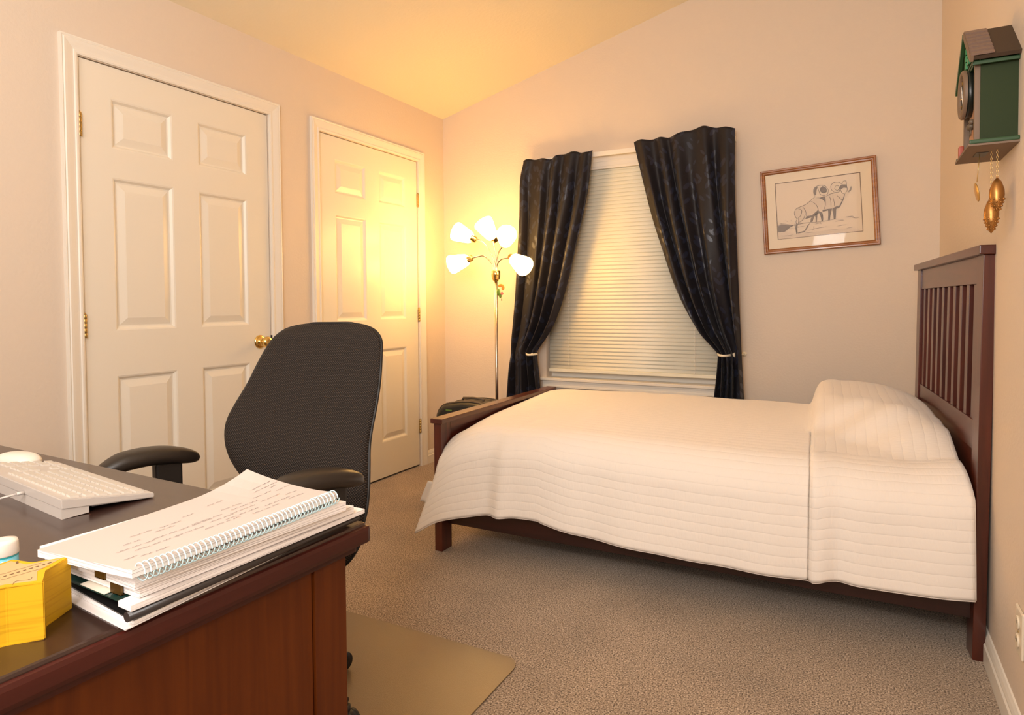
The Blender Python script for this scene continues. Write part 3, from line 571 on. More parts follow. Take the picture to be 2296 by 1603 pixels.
# quilt
hem = [(0, .095), (.045, .165), (.14, .208), (.24, .216), (.255, .208), (.33, .188), (.55, .178), (.775, .176), (.80, .186), (.90, .190), (1.0, .203)]
def quilt_pt(s, t):
    """s along the bed 0..1 (foot to head), t: 0 far edge .. 1 hem, returns point and arc"""
    xt0, xt1 = 1.012, 2.895
    pil = smooth_interp([(0, 0), (.758, 0), (.766, .10), (.788, .88), (.84, 1.05), (.92, 1.02), (.97, .80), (1.0, .55)], s)
    yf = -.372; ye = -1.375+.012*sin(7*s)        # where the top turns over
    base = .588+.010*sin(pi*min(1, s*1.3))
    foot_drop = .040*max(0, 1-s/.10)**2
    zh = smooth_interp(hem, s); Lt = ye-yf; rad = .15; z_edge = base
    ztop_end = base-.010
    La = abs(Lt); Lb = .20; Lc = (ztop_end-rad)-zh
    tot = La+Lb+Lc; a = t*tot
    wrink = .0022*sin(31*s+9*t)+.0018*sin(17*s-13*t+2)
    def xs(y_): return xt0+(2.913-.065*(max(-1.5, y_)+1.5)/1.15-xt0)*s
    yp = -1.02-.30*max(0, (s-.80)/.20)
    pil *= 1.0
    def pilz(y_):
        g = (y_-(yp-.17))/.34; g = min(1, max(0, g)); g = g*g*(3-2*g); far = min(1, max(0, (-.372-y_+.02)/.05))
        dg_ = y_+1.25-.9*(s-.8); return pil*(.112*g*(.80+.20*far)+.006*sin(11*y_+9*s)+.007*sin(34*dg_)*math.exp(-((y_+1.10)/.16)**2))
    def basez(y_):
        f = (yf-y_)/La; return base-.012*f*f-.020*max(0, (f-.6)/.4)**2
    fdrop = foot_drop
    if a < La:
        f = a/La; y = yf+Lt*f; z = basez(y)+pilz(y)+wrink*.6-fdrop*(.3+f)
        if f < .03: z -= .02*(1-f/.03)
        x = xs(y); hang = 0
    else:
        f = min(1, (a-La)/Lb); th = f*pi/2; z0 = basez(ye)+pilz(ye)-fdrop*1.3
        zs = z0-rad
        y = ye-.150*sin(th); z = z0-rad*(1-cos(th))
        if a > La+Lb:
            g_ = (a-La-Lb)/Lc; z = zs+(zh-zs)*g_; y = ye-.150-.030*g_
        hang = max(0, (a-La)/(Lb+Lc)); x = xs(y)
        fold = .018*math.exp(-((s-.155)/.018)**2)-.014*math.exp(-((s-.118)/.020)**2)+.004*math.exp(-((s-.785)/.012)**2)-.012*math.exp(-((s-.815)/.016)**2)
        y -= hang*(fold*1.5+.008*sin(13*s+1)+.006*sin(29*s+.5)+.004*sin(47*s))+wrink
        fl = max(0, 1-s/.16)**1.6
        x += -fl*.108*hang**1.2; y -= fl*.028*hang
        x += .018*min(1, hang*3)*s**8
    k = min(1, max(0, (s-.770)/.007)); kd = k*(1-.55*min(1, max(0, (s-.78)/.05))); z += .012*kd*(1-min(1, hang*2)); y -= .015*kd*min(1, hang*4)
    return (x, y, z), a
NS, NT = 170, 120
pts, uvs = [], []
ss = sorted([i/NS for i in range(NS+1)]+[.770, .7735, .777, .7745, .7690]); NS = len(ss)-1
for s in ss:
    row, ur = [], []
    for j in range(NT+1):
        p, a = quilt_pt(s, j/NT); row.append(p); ur.append((s*1.88, -(p[2]) if p[2] < .40 else -.40-(max(0, 1.60-a)) ))
    pts.append(row); uvs.append(ur)
# arc-length v so the channels stay evenly spaced and follow the hem
uvs = []
for row in pts:
    acc = 0; ur = [0]*len(row)
    for j in range(len(row)-2, -1, -1): acc += (Vector(row[j])-Vector(row[j+1])).length; ur[j] = acc
    uvs.append([(row[0][0] if False else 0, v_) for v_ in ur])
for i, ur in enumerate(uvs):
    tot_ = ur[0][1]; uvs[i] = [((v_, ss[i]*1.88) if (ss[i] > .7735 and v_ > .49 - .03*min(1, (ss[i]-.77)*6)) else (ss[i]*1.88, v_)) for _, v_ in ur]
b = B(); b.grid(pts, uvs); q = b.obj('quilt', M['quilt'], origin=(1.95, -.93, .60)); tag(q, 'cream channel-stitched quilt draped over the bed and pillow', 'quilt')
md = q.modifiers.new('s', 'SOLIDIFY'); md.thickness = .006; md.offset = 1
b = B(); edge = [Vector(r_[-1])+Vector((0, -.002, 0)) for r_ in pts]; b.tube(edge, .0035, 8); b.tube([Vector(p) for p in pts[-1]], .0035, 8); b.tube([Vector(p) for p in pts[0]], .003, 8)
o = b.obj('binding', M['quilt'], q)
# small corner of the quilt's foot end hanging outside the footboard
b = B(); fp = []
for i in range(9):
    t = i/8
    fp.append([((.905-.045*t)+(.075+.0*t)*(k/5), -1.500+.006*sin(k*1.4), (.300-.095*t)+(-.010-.012*t)*(k/5)) for k in range(6)])
b.grid(fp); o = b.obj('corner_fold', M['quilt'], q); md = o.modifiers.new('s', 'SOLIDIFY'); md.thickness = .005
# ------------------------------------------------------------------ cuckoo clock on the right wall
ck = thing('cuckoo_clock', 'green house-shaped cuckoo clock high on the right wall', 'clock', (RX, -1.768, 1.49)); W_ = RX; cyc = -1.768
b = B(); gy = [(-.105, 1.495), (.105, 1.495), (.105, 1.715), (0, 1.80), (-.105, 1.715)]
a = [b.bm.verts.new((W_-.080, cyc+y, z)) for y, z in gy]; c = [b.bm.verts.new((W_, cyc+y, z)) for y, z in gy]
b.bm.faces.new(a); b.bm.faces.new(c[::-1])
for i in range(5): b.bm.faces.new((a[i], c[i], c[(i+1) % 5], a[(i+1) % 5]))
b.obj('case', M['g_dark'], ck)
for s_ in (-1, 1):
    b = B(); n_ = Vector((0, s_*.62, .785)).normalized(); e0 = Vector((0, 0, 1.812)); e1 = Vector((0, s_*.140, 1.690)) if s_ > 0 else Vector((0, s_*.135, 1.703))
    th = .010
    lo = [(W_-.100, cyc+e0.y, e0.z), (W_, cyc+e0.y, e0.z), (W_, cyc+e1.y, e1.z), (W_-.100, cyc+e1.y, e1.z)]
    hi = [(x, y+n_.y*th, z+n_.z*th) for x, y, z in lo]; b.hexa(lo, hi); b.obj('roof_panel', M['roofdark'] if s_ < 0 else M['g_dark'], ck)
    b = B()
    for k in range(7):
        f0, f1 = k/7, (k+1)/7+.01; p0 = e0.lerp(e1, f0); p1 = e0.lerp(e1, min(1, f1)); o1 = n_*(th+.002); o2 = n_*(th+.007)
        lo = [(W_-.106, cyc+p0.y+o1.y, p0.z+o1.z), (W_-.056, cyc+p0.y+o1.y, p0.z+o1.z), (W_-.056, cyc+p1.y+o1.y, p1.z+o1.z), (W_-.106, cyc+p1.y+o1.y, p1.z+o1.z)]
        hi = [(W_-.106, cyc+p0.y+o1.y, p0.z+o1.z+.001), (W_-.056, cyc+p0.y+o1.y, p0.z+o1.z+.001), (W_-.056, cyc+p1.y+o2.y, p1.z+o2.z), (W_-.106, cyc+p1.y+o2.y, p1.z+o2.z)]; b.hexa(lo, hi)
    b.obj('shingles', M['shingle'], ck)
    b = B(); p0, p1 = e0, e1
    lo = [(W_-.108, cyc+p0.y, p0.z-.004), (W_-.100, cyc+p0.y, p0.z-.004), (W_-.100, cyc+p1.y, p1.z-.004), (W_-.108, cyc+p1.y, p1.z-.004)]
    hi = [(x, y+n_.y*.015, z+n_.z*.015) for x, y, z in lo]; b.hexa(lo, hi); b.obj('bargeboard', M['taupe'] if s_ < 0 else M['g_mid'], ck)
    b = B(); b.box(W_-.100, W_, cyc+s_*.120-.004, cyc+s_*.120+.004, 1.694, 1.704, bev=.002); b.obj('eave', M['g_mid'], ck)
b = B()
for k in range(7):
    z = 1.700+k*.012; hw = .085-.010*k; b.box(W_-.094, W_-.078, cyc-hw, cyc+hw, z, z+.008)
b.obj('siding', M['g_mid'], ck)
for s_ in (-1, 1):
    b = B()
    for k in range(3): b.box(W_-.099, W_-.090, cyc+s_*.024-.011, cyc+s_*.024+.011, 1.725+k*.020, 1.742+k*.020)
    b.obj('shutter', M['g_bright'], ck)
b = B(); mt = TR((W_-.104, cyc, 1.650), (0, pi/2, 0)); b.lathe([(.062, 0), (.062, .020)], 36, mt); dl = b.obj('dial', M['face'], ck)
b = B(); b.lathe([(.066, .002), (.066, -.004), (.062, -.008), (.054, -.007), (.052, .000)], 36, mt, cap=False); b.obj('dial_ring', M['taupe'], dl)
b = B()
for k in range(12):
    a = k*pi/6; b.box(-.0012, .0012, .040, .050, -.001, .001, mtx=TR((W_-.1050, cyc, 1.650)) @ Euler((a, 0, 0)).to_matrix().to_4x4() @ Euler((0, 0, 0)).to_matrix().to_4x4() @ Matrix(((0, 0, 1, 0), (1, 0, 0, 0), (0, 1, 0, 0), (0, 0, 0, 1))))
b.obj('hour_marks', M['gold'], dl)
for ln, a in ((.030, .5), (.044, -2.6)):
    b = B(); d = Vector((0, sin(a), cos(a))); b.tube([Vector((W_-.1075, cyc, 1.650))-d*.006, Vector((W_-.1075, cyc, 1.650))+d*ln], [.002, .0008], 6); b.obj('clock_hand', M['capwhite'], dl)
for q in ((-.100, -.085), (.085, .100)): B().box(W_-.092, W_-.080, cyc+q[0], cyc+q[1], 1.495, 1.700).obj('corner_post', M['taupe'], ck)
b = B(); b.box(W_-.086, W_-.079, cyc-.085, cyc+.030, 1.495, 1.600); b.box(W_-.090, W_-.079, cyc-.085, cyc+.0, 1.495, 1.530); b.obj('stucco_front', M['stucco'], ck)
b = B(); b.ball((W_-.095, cyc-.060, 1.548), .012, sc_=(.8, 1.5, .8)); b.ball((W_-.095, cyc-.076, 1.558), .007); 
for y in (-.068, -.052): b.tube([(W_-.095, cyc+y, 1.540), (W_-.095, cyc+y, 1.524)], .0015, 6)
b.obj('figure', M['casegrey'], ck, 'small grey goat figure on the front')
b = B(); b.box(W_-.104, W_-.092, cyc+.085, cyc+.108, 1.494, 1.528, bev=.003); b.obj('flower_box', M['red'], ck)
b = B(); b.box(W_-.108, W_, cyc-.130, cyc+.130, 1.484, 1.4905); b.obj('base_board', M['taupe'], ck)
for q in ((-.133, -.124), (.124, .133)): B().box(W_-.106, W_, cyc+q[0], cyc+q[1], 1.489, 1.500, bev=.003).obj('base_edging', M['g_mid'], ck)
b = B(); b.box(W_-.078, W_-.050, cyc-.030, cyc+.030, 1.4825, 1.4838); b.obj('pendulum_slot', M['face'], ck)
b = B(); b.tube([(W_-.066, cyc, 1.486), (W_-.072, cyc-.004, 1.408)], .0012, 6); pd = b.obj('pendulum', M['chain'], ck)
b = B(); b.lathe([(.001, -.002), (.024, -.0018), (.026, 0), (.024, .0018), (.001, .002)], 28, TR((W_-.072, cyc-.004, 1.380), (0, R(80), 0))); b.obj('pendulum_disc', M['gold'], pd)
def chain(x, y, z0, z1, name='chain'):
    b = B(); z = z0; k = 0
    while z > z1:
        ring = [(x+(.0022*cos(a) if k % 2 else 0), y+(0 if k % 2 else .0022*cos(a)), z-.003+.0036*sin(a)) for a in [2*pi*i/8 for i in range(9)]]
        b.tube(ring, .0006, 5, cap=False); z -= .0062; k += 1
    return b.obj(name, M['chain'], ck)
def weight(x, y, zt):
    b = B(); b.lathe([(.001, 0), (.004, -.002), (.010, -.010), (.0165, -.030), (.0175, -.045), (.0165, -.052), (.0168, -.054), (.013, -.070), (.007, -.086), (.001, -.094)], 20, TR((x, y, zt)))
    b.tube([(x+.002*cos(a), y, zt+.003+.003*sin(a)) for a in [2*pi*i/8 for i in range(9)]], .0008, 6, cap=False)
    for r_ in range(4):
        for k in range(9):
            a = 2*pi*(k+.5*(r_ % 2))/9; rr_ = [.0165, .0145, .0115, .0085][r_]; b.ball((x+rr_*cos(a), y+rr_*sin(a), zt-.056-.009*r_), .0028, seg=6)
    return b.obj('weight', M['cone'], ck, 'bronze pine cone weight')
chain(W_-.034, cyc-.050, 1.485, 1.412); weight(W_-.034, cyc-.050, 1.408)
chain(W_-.044, cyc-.030, 1.485, 1.362); weight(W_-.044, cyc-.040, 1.357)
ck.location = (RX, -1.700, 1.506)
# ------------------------------------------------------------------ outlet on the right wall
ot = thing('wall_outlet', 'ivory duplex outlet low on the right wall near the baseboard', 'outlet', (RX, -2.005, .312))
b = B(); b.box(RX-.006, RX, -2.042, -1.968, .255, .370, bev=.004); b.obj('cover_plate', M['plate'], ot)
for z in (.290, .335):
    b = B(); b.lathe([(.0165, 0), (.0165, .003), (.015, .004)], 20, TR((RX-.006, -2.005, z), (0, -pi/2, 0))); r_ = b.obj('receptacle', M['plate'], ot)
    b = B(); b.box(RX-.0104, RX-.0098, -2.012, -2.010, z, z+.008); b.box(RX-.0104, RX-.0098, -2.000, -1.998, z, z+.008); b.obj('slot', M['face'], r_)
b = B(); b.lathe([(.003, 0), (.002, .0012)], 12, TR((RX-.006, -2.005, .3125), (0, -pi/2, 0))); b.obj('screw', M['dull_brass'], ot); ot.location = (RX, -1.925, .286)
# ------------------------------------------------------------------ desk
DX0, DX1, DY0, DY1, DT = .655, 1.920, -3.86, -3.083, .750
dm = Matrix.Translation((DX1, DY1, 0)) @ Euler((0, 0, R(-1.6))).to_matrix().to_4x4() @ Matrix.Translation((-DX1, -DY1, 0))
desk = thing('desk', 'dark cherry desk with espresso top in the near left corner', 'desk', (1.3, -3.45, 0))
b = B(); b.box(DX0, DX1-.004, DY0, DY1-.004, DT-.024, DT, bev=.004, mtx=dm); b.obj('desktop', M['desk_top'], desk)
# stepped moulding under and around the top
b = B()
for x0, x1, y0, y1, z0, z1 in ((DX0-.0, DX1+.0, DY0, DY1, DT-.034, DT-.005),): b.box(x0-.002, x1+.002, y0-.002, y1+.002, z0, z1, bev=.007, mtx=dm)
b.box(DX0+.014, DX1-.014, DY0+.014, DY1-.014, DT-.048, DT-.030, bev=.004, mtx=dm); b.obj('edge_moulding', M['desk_edge'], desk)
PXO = DX1-.030
for x0 in (PXO-.022, DX0+.03):
    b = B(); b.box(x0, x0+.020, DY0+.0925, DY1-.0945, .03, DT-.048, mtx=dm); b.obj('side_panel', M['desk_side'], desk)
for x0 in (PXO-.024, DX0+.028):
    for y0 in (DY1-.092, DY0+.025):
        b = B(); b.box(x0-.02, x0+.026, y0, y0+.066, 0, DT-.048, bev=.0006, mtx=dm); b.obj('corner_post', M['desk_side'], desk)
b = B(); b.box(DX0+.05, DX1-.06, DY0+.04, DY0+.06, .25, DT-.048, mtx=dm); b.obj('modesty_panel', M['desk_side'], desk)
b = B(); b.box(DX0+.07, DX1-.08, DY1-.06, DY1-.045, DT-.10, DT-.048, mtx=dm); b.obj('apron', M['desk_side'], desk)
# ------------------------------------------------------------------ chair mat
def rrect(x0, x1, y0, y1, r, n=8):
    out = []
    for cx, cy, a0 in ((x1-r, y1-r, 0), (x0+r, y1-r, 90), (x0+r, y0+r, 180), (x1-r, y0+r, 270)):
        for k in range(n+1): a = R(a0+90*k/n); out.append((cx+r*cos(a), cy+r*sin(a)))
    return out
b = B(); b.prism(rrect(.50, 1.712, -3.072, -2.148, .055), .0005, .0050); o = b.obj('chair_mat', M['vinyl'], origin=(1.1, -2.6, 0)); tag(o, 'smoky vinyl chair mat on the carpet under the desk chair', 'chair mat')
# ------------------------------------------------------------------ office chair
ch = thing('office_chair', 'black woven office chair with padded arms behind the desk', 'office chair', (1.23, -2.73, 0))
yawc, rec = R(15), R(20); O = Vector((1.3, -2.55, .6)); rv = Vector((cos(yawc), sin(yawc), 0)); bv = Vector((-sin(yawc), cos(yawc), 0)); uvv = cos(rec)*Vector((0, 0, 1))+sin(rec)*bv; nv = rv.cross(uvv)  # nv points to the sitter
Lt = [(-.210, .02), (-.190, -.075), (-.160, -.140), (-.120, -.190)]
Ltab = S([(-.232, -.085), (-.222, -.115), (-.200, -.140), (-.188, -.152), (-.165, -.168), (-.13, -.190), (-.08, -.202), (-.045, -.208), (-.019, -.214), (.016, -.250), (.060, -.284), (.106, -.303), (.154, -.308), (.202, -.297), (.272, -.274), (.353, -.252), (.409, -.231), (.438, -.209), (.456, -.179), (.468, -.125), (.472, -.06)])
Rtab = S([(-.232, .045), (-.222, .080), (-.200, .112), (-.180, .128), (-.151, .143), (-.109, .153), (-.062, .161), (-.007, .158), (.058, .148), (.102, .141), (.147, .140), (.216, .145), (.286, .146), (.377, .137), (.414, .128), (.441, .103), (.458, .067), (.468, .023), (.472, -.02)])
NV, NU = 90, 48; front = []; back = []; fuv = []; rimL = []; rimR = []
vlist = [-.232+.700*(.5-.5*cos(pi*i/NV)) for i in range(NV+1)]
for v in vlist:
    l = smooth_interp(Ltab, v); r_ = smooth_interp(Rtab, v); cu = -.070; e = min(1, max(0, (v+.232)/.05))*min(1, max(0, (.470-v)/.05)); e = sqrt(max(e, 0))
    fr_, bk, uv_ = [], [], []
    lum = .030*math.exp(-((v-.05)/.12)**2)
    for j in range(NU+1):
        s_ = -1+2*j/NU; s_ = math.copysign(1-(1-abs(s_))**1.35, s_); x = (l+r_)/2+(r_-l)/2*s_
        wrap = .050*(abs(x-cu)/.24)**2.1*(1 if v > -.1 else .6)
        edge = (1-abs(s_)**3.2)**.5
        off = wrap+(.034+lum)*edge*(.25+.75*e)-.0; off2 = wrap-.030*edge*(.25+.75*e)
        p = O+rv*x+uvv*v
        fr_.append(p+nv*off); bk.append(p+nv*off2); uv_.append((x, v))
    front.append(fr_); back.append(bk); fuv.append(uv_); rimL.append(fr_[0]); rimR.append(fr_[-1])
b = B(); b.grid(front, fuv); bmesh.ops.remove_doubles(b.bm, verts=b.bm.verts, dist=1e-6); br = b.obj('backrest', M['weave'], ch)
b = B(); b.grid(back); bs = b.obj('back_shell', M['blk'], ch)
b = B(); b.tube(rimL+[p for p in front[-1][1:-1]]+rimR[::-1]+[p for p in front[0][1:-1]][::-1]+[rimL[0]], .0042, 8); b.obj('piping', M['blk2'], br)
# seat, mechanism, column, base
cx_, cy_ = 1.215, -2.69; sp = Vector((cx_, cy_, .47)); fwd = -bv
b = B(); rows = []; ru = []
for i in range(25):
    a = -1+2*i/24; row = []; r2 = []
    for j in range(25):
        c = -1+2*j/24; px = .25*a*sqrt(1-.35*c*c*abs(c)) ; py = .24*c*sqrt(1-.35*a*a*abs(a)); hz = .045*sqrt(max(0, (1-a**6)*(1-c**6)))
        row.append(sp+rv*px+fwd*py+Vector((0, 0, hz))); r2.append((px, py))
    rows.append(row); ru.append(r2)
b.grid(rows, ru); b.grid([[p-Vector((0, 0, (p.z-sp.z)*1.6+.002)) for p in r_] for r_ in rows], ru); b.obj('seat', M['weave'], ch)
b = B(); b.box(-.09, .09, -.12, .12, .37, .43, bev=.01, mtx=TR((cx_, cy_, 0), (0, 0, yawc))); b.obj('mechanism', M['blk'], ch)
b = B(); q0 = Vector((cx_, cy_, .40))+bv*.10; q1 = O+rv*(-.07)+nv*(-.045)+uvv*-.10; q2 = O+rv*(-.07)-nv*.035+uvv*.10; b.tube([q0, q0+bv*.10+Vector((0, 0, .0)), q1, q2], [.028, .026, .022, .020], 10); b.obj('back_support', M['blk'], ch)
b = B(); b.lathe([(.028, .10), (.028, .26), (.018, .262), (.018, .40)], 18, TR((cx_, cy_, 0))); b.obj('gas_column', M['blk'], ch)
b = B(); b.lathe([(.045, .075), (.045, .12), (.03, .13)], 18, TR((cx_, cy_, 0)))
angs = [math.atan2(-2.455-cy_, 1.250-cx_)+2*pi*k/5 for k in range(5)]
for a in angs:
    d = Vector((cos(a), sin(a), 0)); c0 = Vector((cx_, cy_, .10)); b.tube([c0+d*.03, c0+d*.15+Vector((0, 0, .002)), c0+d*.25-Vector((0, 0, .022))], [.026, .021, .014], 8)
b.obj('star_base', M['blk'], ch)
for a in angs:
    d = Vector((cos(a), sin(a), 0)); s2 = Vector((-sin(a), cos(a), 0)); p = Vector((cx_, cy_, 0))+d*.255; b = B()
    for k in (-1, 1): b.lathe([(.010, -.008), (.026, -.007), (.0275, 0), (.026, .007), (.010, .008)], 18, align(p+s2*k*.012+Vector((0, 0, .0325)), s2))
    b.tube([p+Vector((0, 0, .045)), p+Vector((0, 0, .075))], .008, 8); b.ball(p+Vector((0, 0, .046)), .020, sc_=(1, 1, .75)); b.obj('caster', M['blk'], ch)
def arm(back_pt, front_pt, wd, z_post):
    p0, p1 = Vector(back_pt), Vector(front_pt); d = (p1-p0); sd = d.cross(Vector((0, 0, 1))).normalized(); rows = []
    nn_ = 28
    for i in range(nn_+1):
        t = i/nn_; c = p0+d*t+Vector((0, 0, .020*sin(pi*min(1, t*1.05))-.028*max(0, t-.72)**1.2*3)); e = sqrt(max(.0, 1-abs(2*t-1)**4.5)); w_ = wd*(.62+.38*sin(pi*t))*max(e, .04); h_ = .023*max(e, .04)
        rows.append([c+sd*w_*cos(a)*abs(cos(a))**-.15 if abs(cos(a)) > .01 else c+Vector((0, 0, 0)) for a in [0]] and [c+sd*(w_*math.copysign(abs(cos(a))**.75, cos(a)))+Vector((0, 0, h_*math.copysign(abs(sin(a))**.75, sin(a)))) for a in [2*pi*k/20 for k in range(20)]])
    b = B(); vs = b.grid(rows, closeu=True); b.bm.faces.new(vs[0]); b.bm.faces.new(vs[-1][::-1]); return b, p0, d
for bp, fp_, lab in (((1.030, -2.735, .688), (.985, -3.005, .702), 0), ((1.590, -2.715, .690), (1.525, -2.985, .700), 1)):
    b, p0, d = arm(bp, fp_, .042, .6); pad = b.obj('arm_pad', M['armpad'], ch)
    b = B(); c = p0+d*.32; in_ = Vector((cx_, cy_, .44)); side = (c-in_); foot_ = Vector((c.x-side.x*.12, c.y, .42))
    dn = d.normalized(); sd = dn.cross(Vector((0, 0, 1)))
    b.box(-.034, .034, -.014, .014, -.15, .0, bev=.006, mtx=Matrix.Translation(c) @ Vector((dn.x, dn.y, 0)).to_track_quat('X', 'Z').to_matrix().to_4x4())
    b.box(-.028, .028, -.010, .010, -.27, -.14, bev=.004, mtx=Matrix.Translation(c) @ Vector((dn.x, dn.y, 0)).to_track_quat('X', 'Z').to_matrix().to_4x4())
    b.tube([c+Vector((0, 0, -.26)), Vector((c.x-side.x*.15, c.y-side.y*.1, .425)), Vector((cx_+side.x*.2, cy_+side.y*.2, .415))], .018, 8); b.obj('arm_post', M['blk'], ch)
# ------------------------------------------------------------------ keyboard
kb_bl = Vector((1.4617, -3.3079)); kb_fr = Vector((1.4560, -3.1660))  # right-end corners on the desk
kx = Vector((kb_bl.x-1.10, kb_bl.y+3.2350)).normalized()              # along the back edge, towards the photo's right
kx = Vector((.972, -.232)).normalized() if False else Vector((.9925, -.1222)).normalized()
ky = Vector((-kx.y, kx.x))
KL, KD = .430, .150
kbd = thing('keyboard', 'white full-size keyboard lying on the dark desk beside the mouse', 'keyboard', (1.25, -3.22, DT)); ks = R(5.5)
org = Vector((kb_bl.x, kb_bl.y, DT)) - Vector((kx.x, kx.y, 0))*KL
def kp(u, v, w): # u along length, v from back to front edge, w above the tilted base plane
    z = .027*(1-v/KD)+.0045*(v/KD)
    return org+Vector((kx.x*u+ky.x*v, kx.y*u+ky.y*v, z-.0+w))
b = B(); up = .0105
lo = [kp(0, 0, -.010), kp(KL, 0, -.010), kp(KL, KD, -.004), kp(0, KD, -.004)]; hi = [kp(0, 0, up-.003), kp(KL, 0, up-.003), kp(KL, KD, up-.006), kp(0, KD, up-.006)]
b.hexa(lo, hi); bmesh.ops.bevel(b.bm, geom=list(b.bm.edges), offset=.0016, segments=2, affect='EDGES'); b.obj('body', M['keyb'], kbd)
b = B(); lo = [kp(.004, 0.001, -.0268), kp(KL-.002, .001, -.0268), kp(KL-.002, .042, -.0190), kp(.004, .042, -.0190)]; hi = [kp(.004, 0.001, -.010), kp(KL-.002, .001, -.010), kp(KL-.002, .042, -.0085), kp(.004, .042, -.0085)]
b.hexa(lo, hi); b.obj('foot', M['keyb'], kbd)
b = B(); lo = [kp(.01, .05, -.0115), kp(KL-.01, .05, -.0115), kp(KL-.01, KD-.003, -.0045), kp(.01, KD-.003, -.0045)]; b.hexa(lo, [p+Vector((0, 0, .004)) for p in lo]); b.obj('underside', M['kgrey'], kbd)
pitch = .0186; keymesh = {}
def key(u, v, wu, wv=.0155):
    kk = (round(wu, 4), round(wv, 4))
    if kk not in keymesh:
        b = B(); b.hexa([(-wu/2, -wv/2, 0), (wu/2, -wv/2, 0), (wu/2, wv/2, 0), (-wu/2, wv/2, 0)], [(-wu/2+.001, -wv/2+.001, .0048), (wu/2-.001, -wv/2+.001, .0042), (wu/2-.001, wv/2-.001, .0042), (-wu/2+.001, wv/2-.001, .0048)]); keymesh[kk] = b.mesh('key', M['keyc'])
    o = bpy.data.objects.new('key', keymesh[kk]); C.objects.link(o); o.parent = kbd
    base = kp(u, v, .0060-(.003*(v/KD))); o.location = base-Vector(kbd.location)
    ex = Vector((kx.x, kx.y, 0)); ey = (kp(0, .1, 0)-kp(0, 0, 0)).normalized(); ez = ex.cross(ey)
    o.rotation_euler = Matrix((ex, ey, ez)).transposed().to_euler()
# the back edge (v small) carries the function keys; keyboard's left end is at u = KL
lay = [[1]*15, [1]*13+[2], [1.5]+[1]*12+[1.5], [1.75]+[1]*11+[2.25], [2.25]+[1]*10+[2.75], [1.5, 1.2, 1.5, 6.6, 1.5, 1.2, 1.5]]
for r_, row in enumerate(lay):
    v = .024+r_*.0205+(.003 if r_ else 0); tot = sum(row); pos = 0; sp_ = 15.0*pitch
    for k_ in row:
        wu = k_/tot*sp_; key(KL-.010-pos-wu/2, v, wu-.0026); pos += wu
for r_ in range(6):
    v = .024+r_*.0205+(.003 if r_ else 0)
    if r_ in (1, 2):
        for c_ in range(3): key(KL-.010-15*pitch-.012-pitch*(c_+.5), v, pitch-.0026)
    if r_ == 4: key(KL-.010-15*pitch-.012-pitch*1.5, v, pitch-.0026)
    if r_ == 5:
        for c_ in range(3): key(KL-.010-15*pitch-.012-pitch*(c_+.5), v, pitch-.0026)
    if 1 <= r_ < 6:
        for c_ in range(4):
            if r_ == 5 and c_ == 0: key(KL-.010-18*pitch-.024-pitch*1.0, v, 2*pitch-.0026)
            elif r_ == 5 and c_ == 1: pass
            elif (KL-.010-18*pitch-.024-pitch*(c_+.5)) > .006 and not (r_ == 5 and c_ == 3): key(KL-.010-18*pitch-.024-pitch*(c_+.5), v, pitch-.0026)
b = B(); c0 = kp(KL-.155, 0, -.006); b.tube([c0+Vector((ky.x*.0, ky.y*.0, 0)), c0+Vector((-ky.x*.012, -ky.y*.012, 0))], .0030, 8)
cb = [c0+Vector((-ky.x*.012, -ky.y*.012, 0)), c0+Vector((-.020, -.030, -.006)), c0+Vector((-.075, -.050, -.0135)), c0+Vector((-.16, -.055, -.0138))]; b.tube(cb, .0019, 8); b.obj('cable', M['keyb'], kbd)
# mouse
ms = thing('computer_mouse', 'white computer mouse behind the keyboard on the desk', 'mouse', (.985, -3.155, DT))
def dome(cx, cy, a_, b__, h, z0, ang_, n_=18, flat=2.3):
    rows = []
    for i in range(n_+1):
        ph_ = (pi/2)*i/n_; row = []
        for k in range(28):
            th = 2*pi*k/28; rr_ = cos(ph_)**.7; x = a_*rr_*math.copysign(abs(cos(th))**.85, cos(th)); y = b__*rr_*math.copysign(abs(sin(th))**.85, sin(th))
            row.append((cx+x*cos(ang_)-y*sin(ang_), cy+x*sin(ang_)+y*cos(ang_), z0+h*sin(ph_)))
        rows.append(row)
    return rows
b = B(); b.grid(dome(.985, -3.150, .056, .030, .020, DT+.012, R(12)), closeu=True); b.obj('shell', M['capwhite'], ms)
b = B(); rws = [[(x+( .985-x)*k_, y+(-3.150-y)*k_, z) for x, y, z in dome(.985, -3.150, .056, .030, .0, DT, R(12), 1)[0]] for k_, z in ((.10, DT+.0005), (0, DT+.006), (0, DT+.012))]
rws = []
for k_, z in ((.90, DT+.0005), (.97, DT+.005), (1, DT+.012)): rws.append([(.985+(x-.985)*k_, -3.150+(y+3.150)*k_, z) for x, y, _ in dome(.985, -3.150, .056, .030, .0, DT, R(12), 1)[0]])
vs = b.grid(rws, closeu=True); b.bm.faces.new(vs[0][::-1]); b.bm.faces.new(vs[-1]); b.obj('base', M['keyb'], ms)
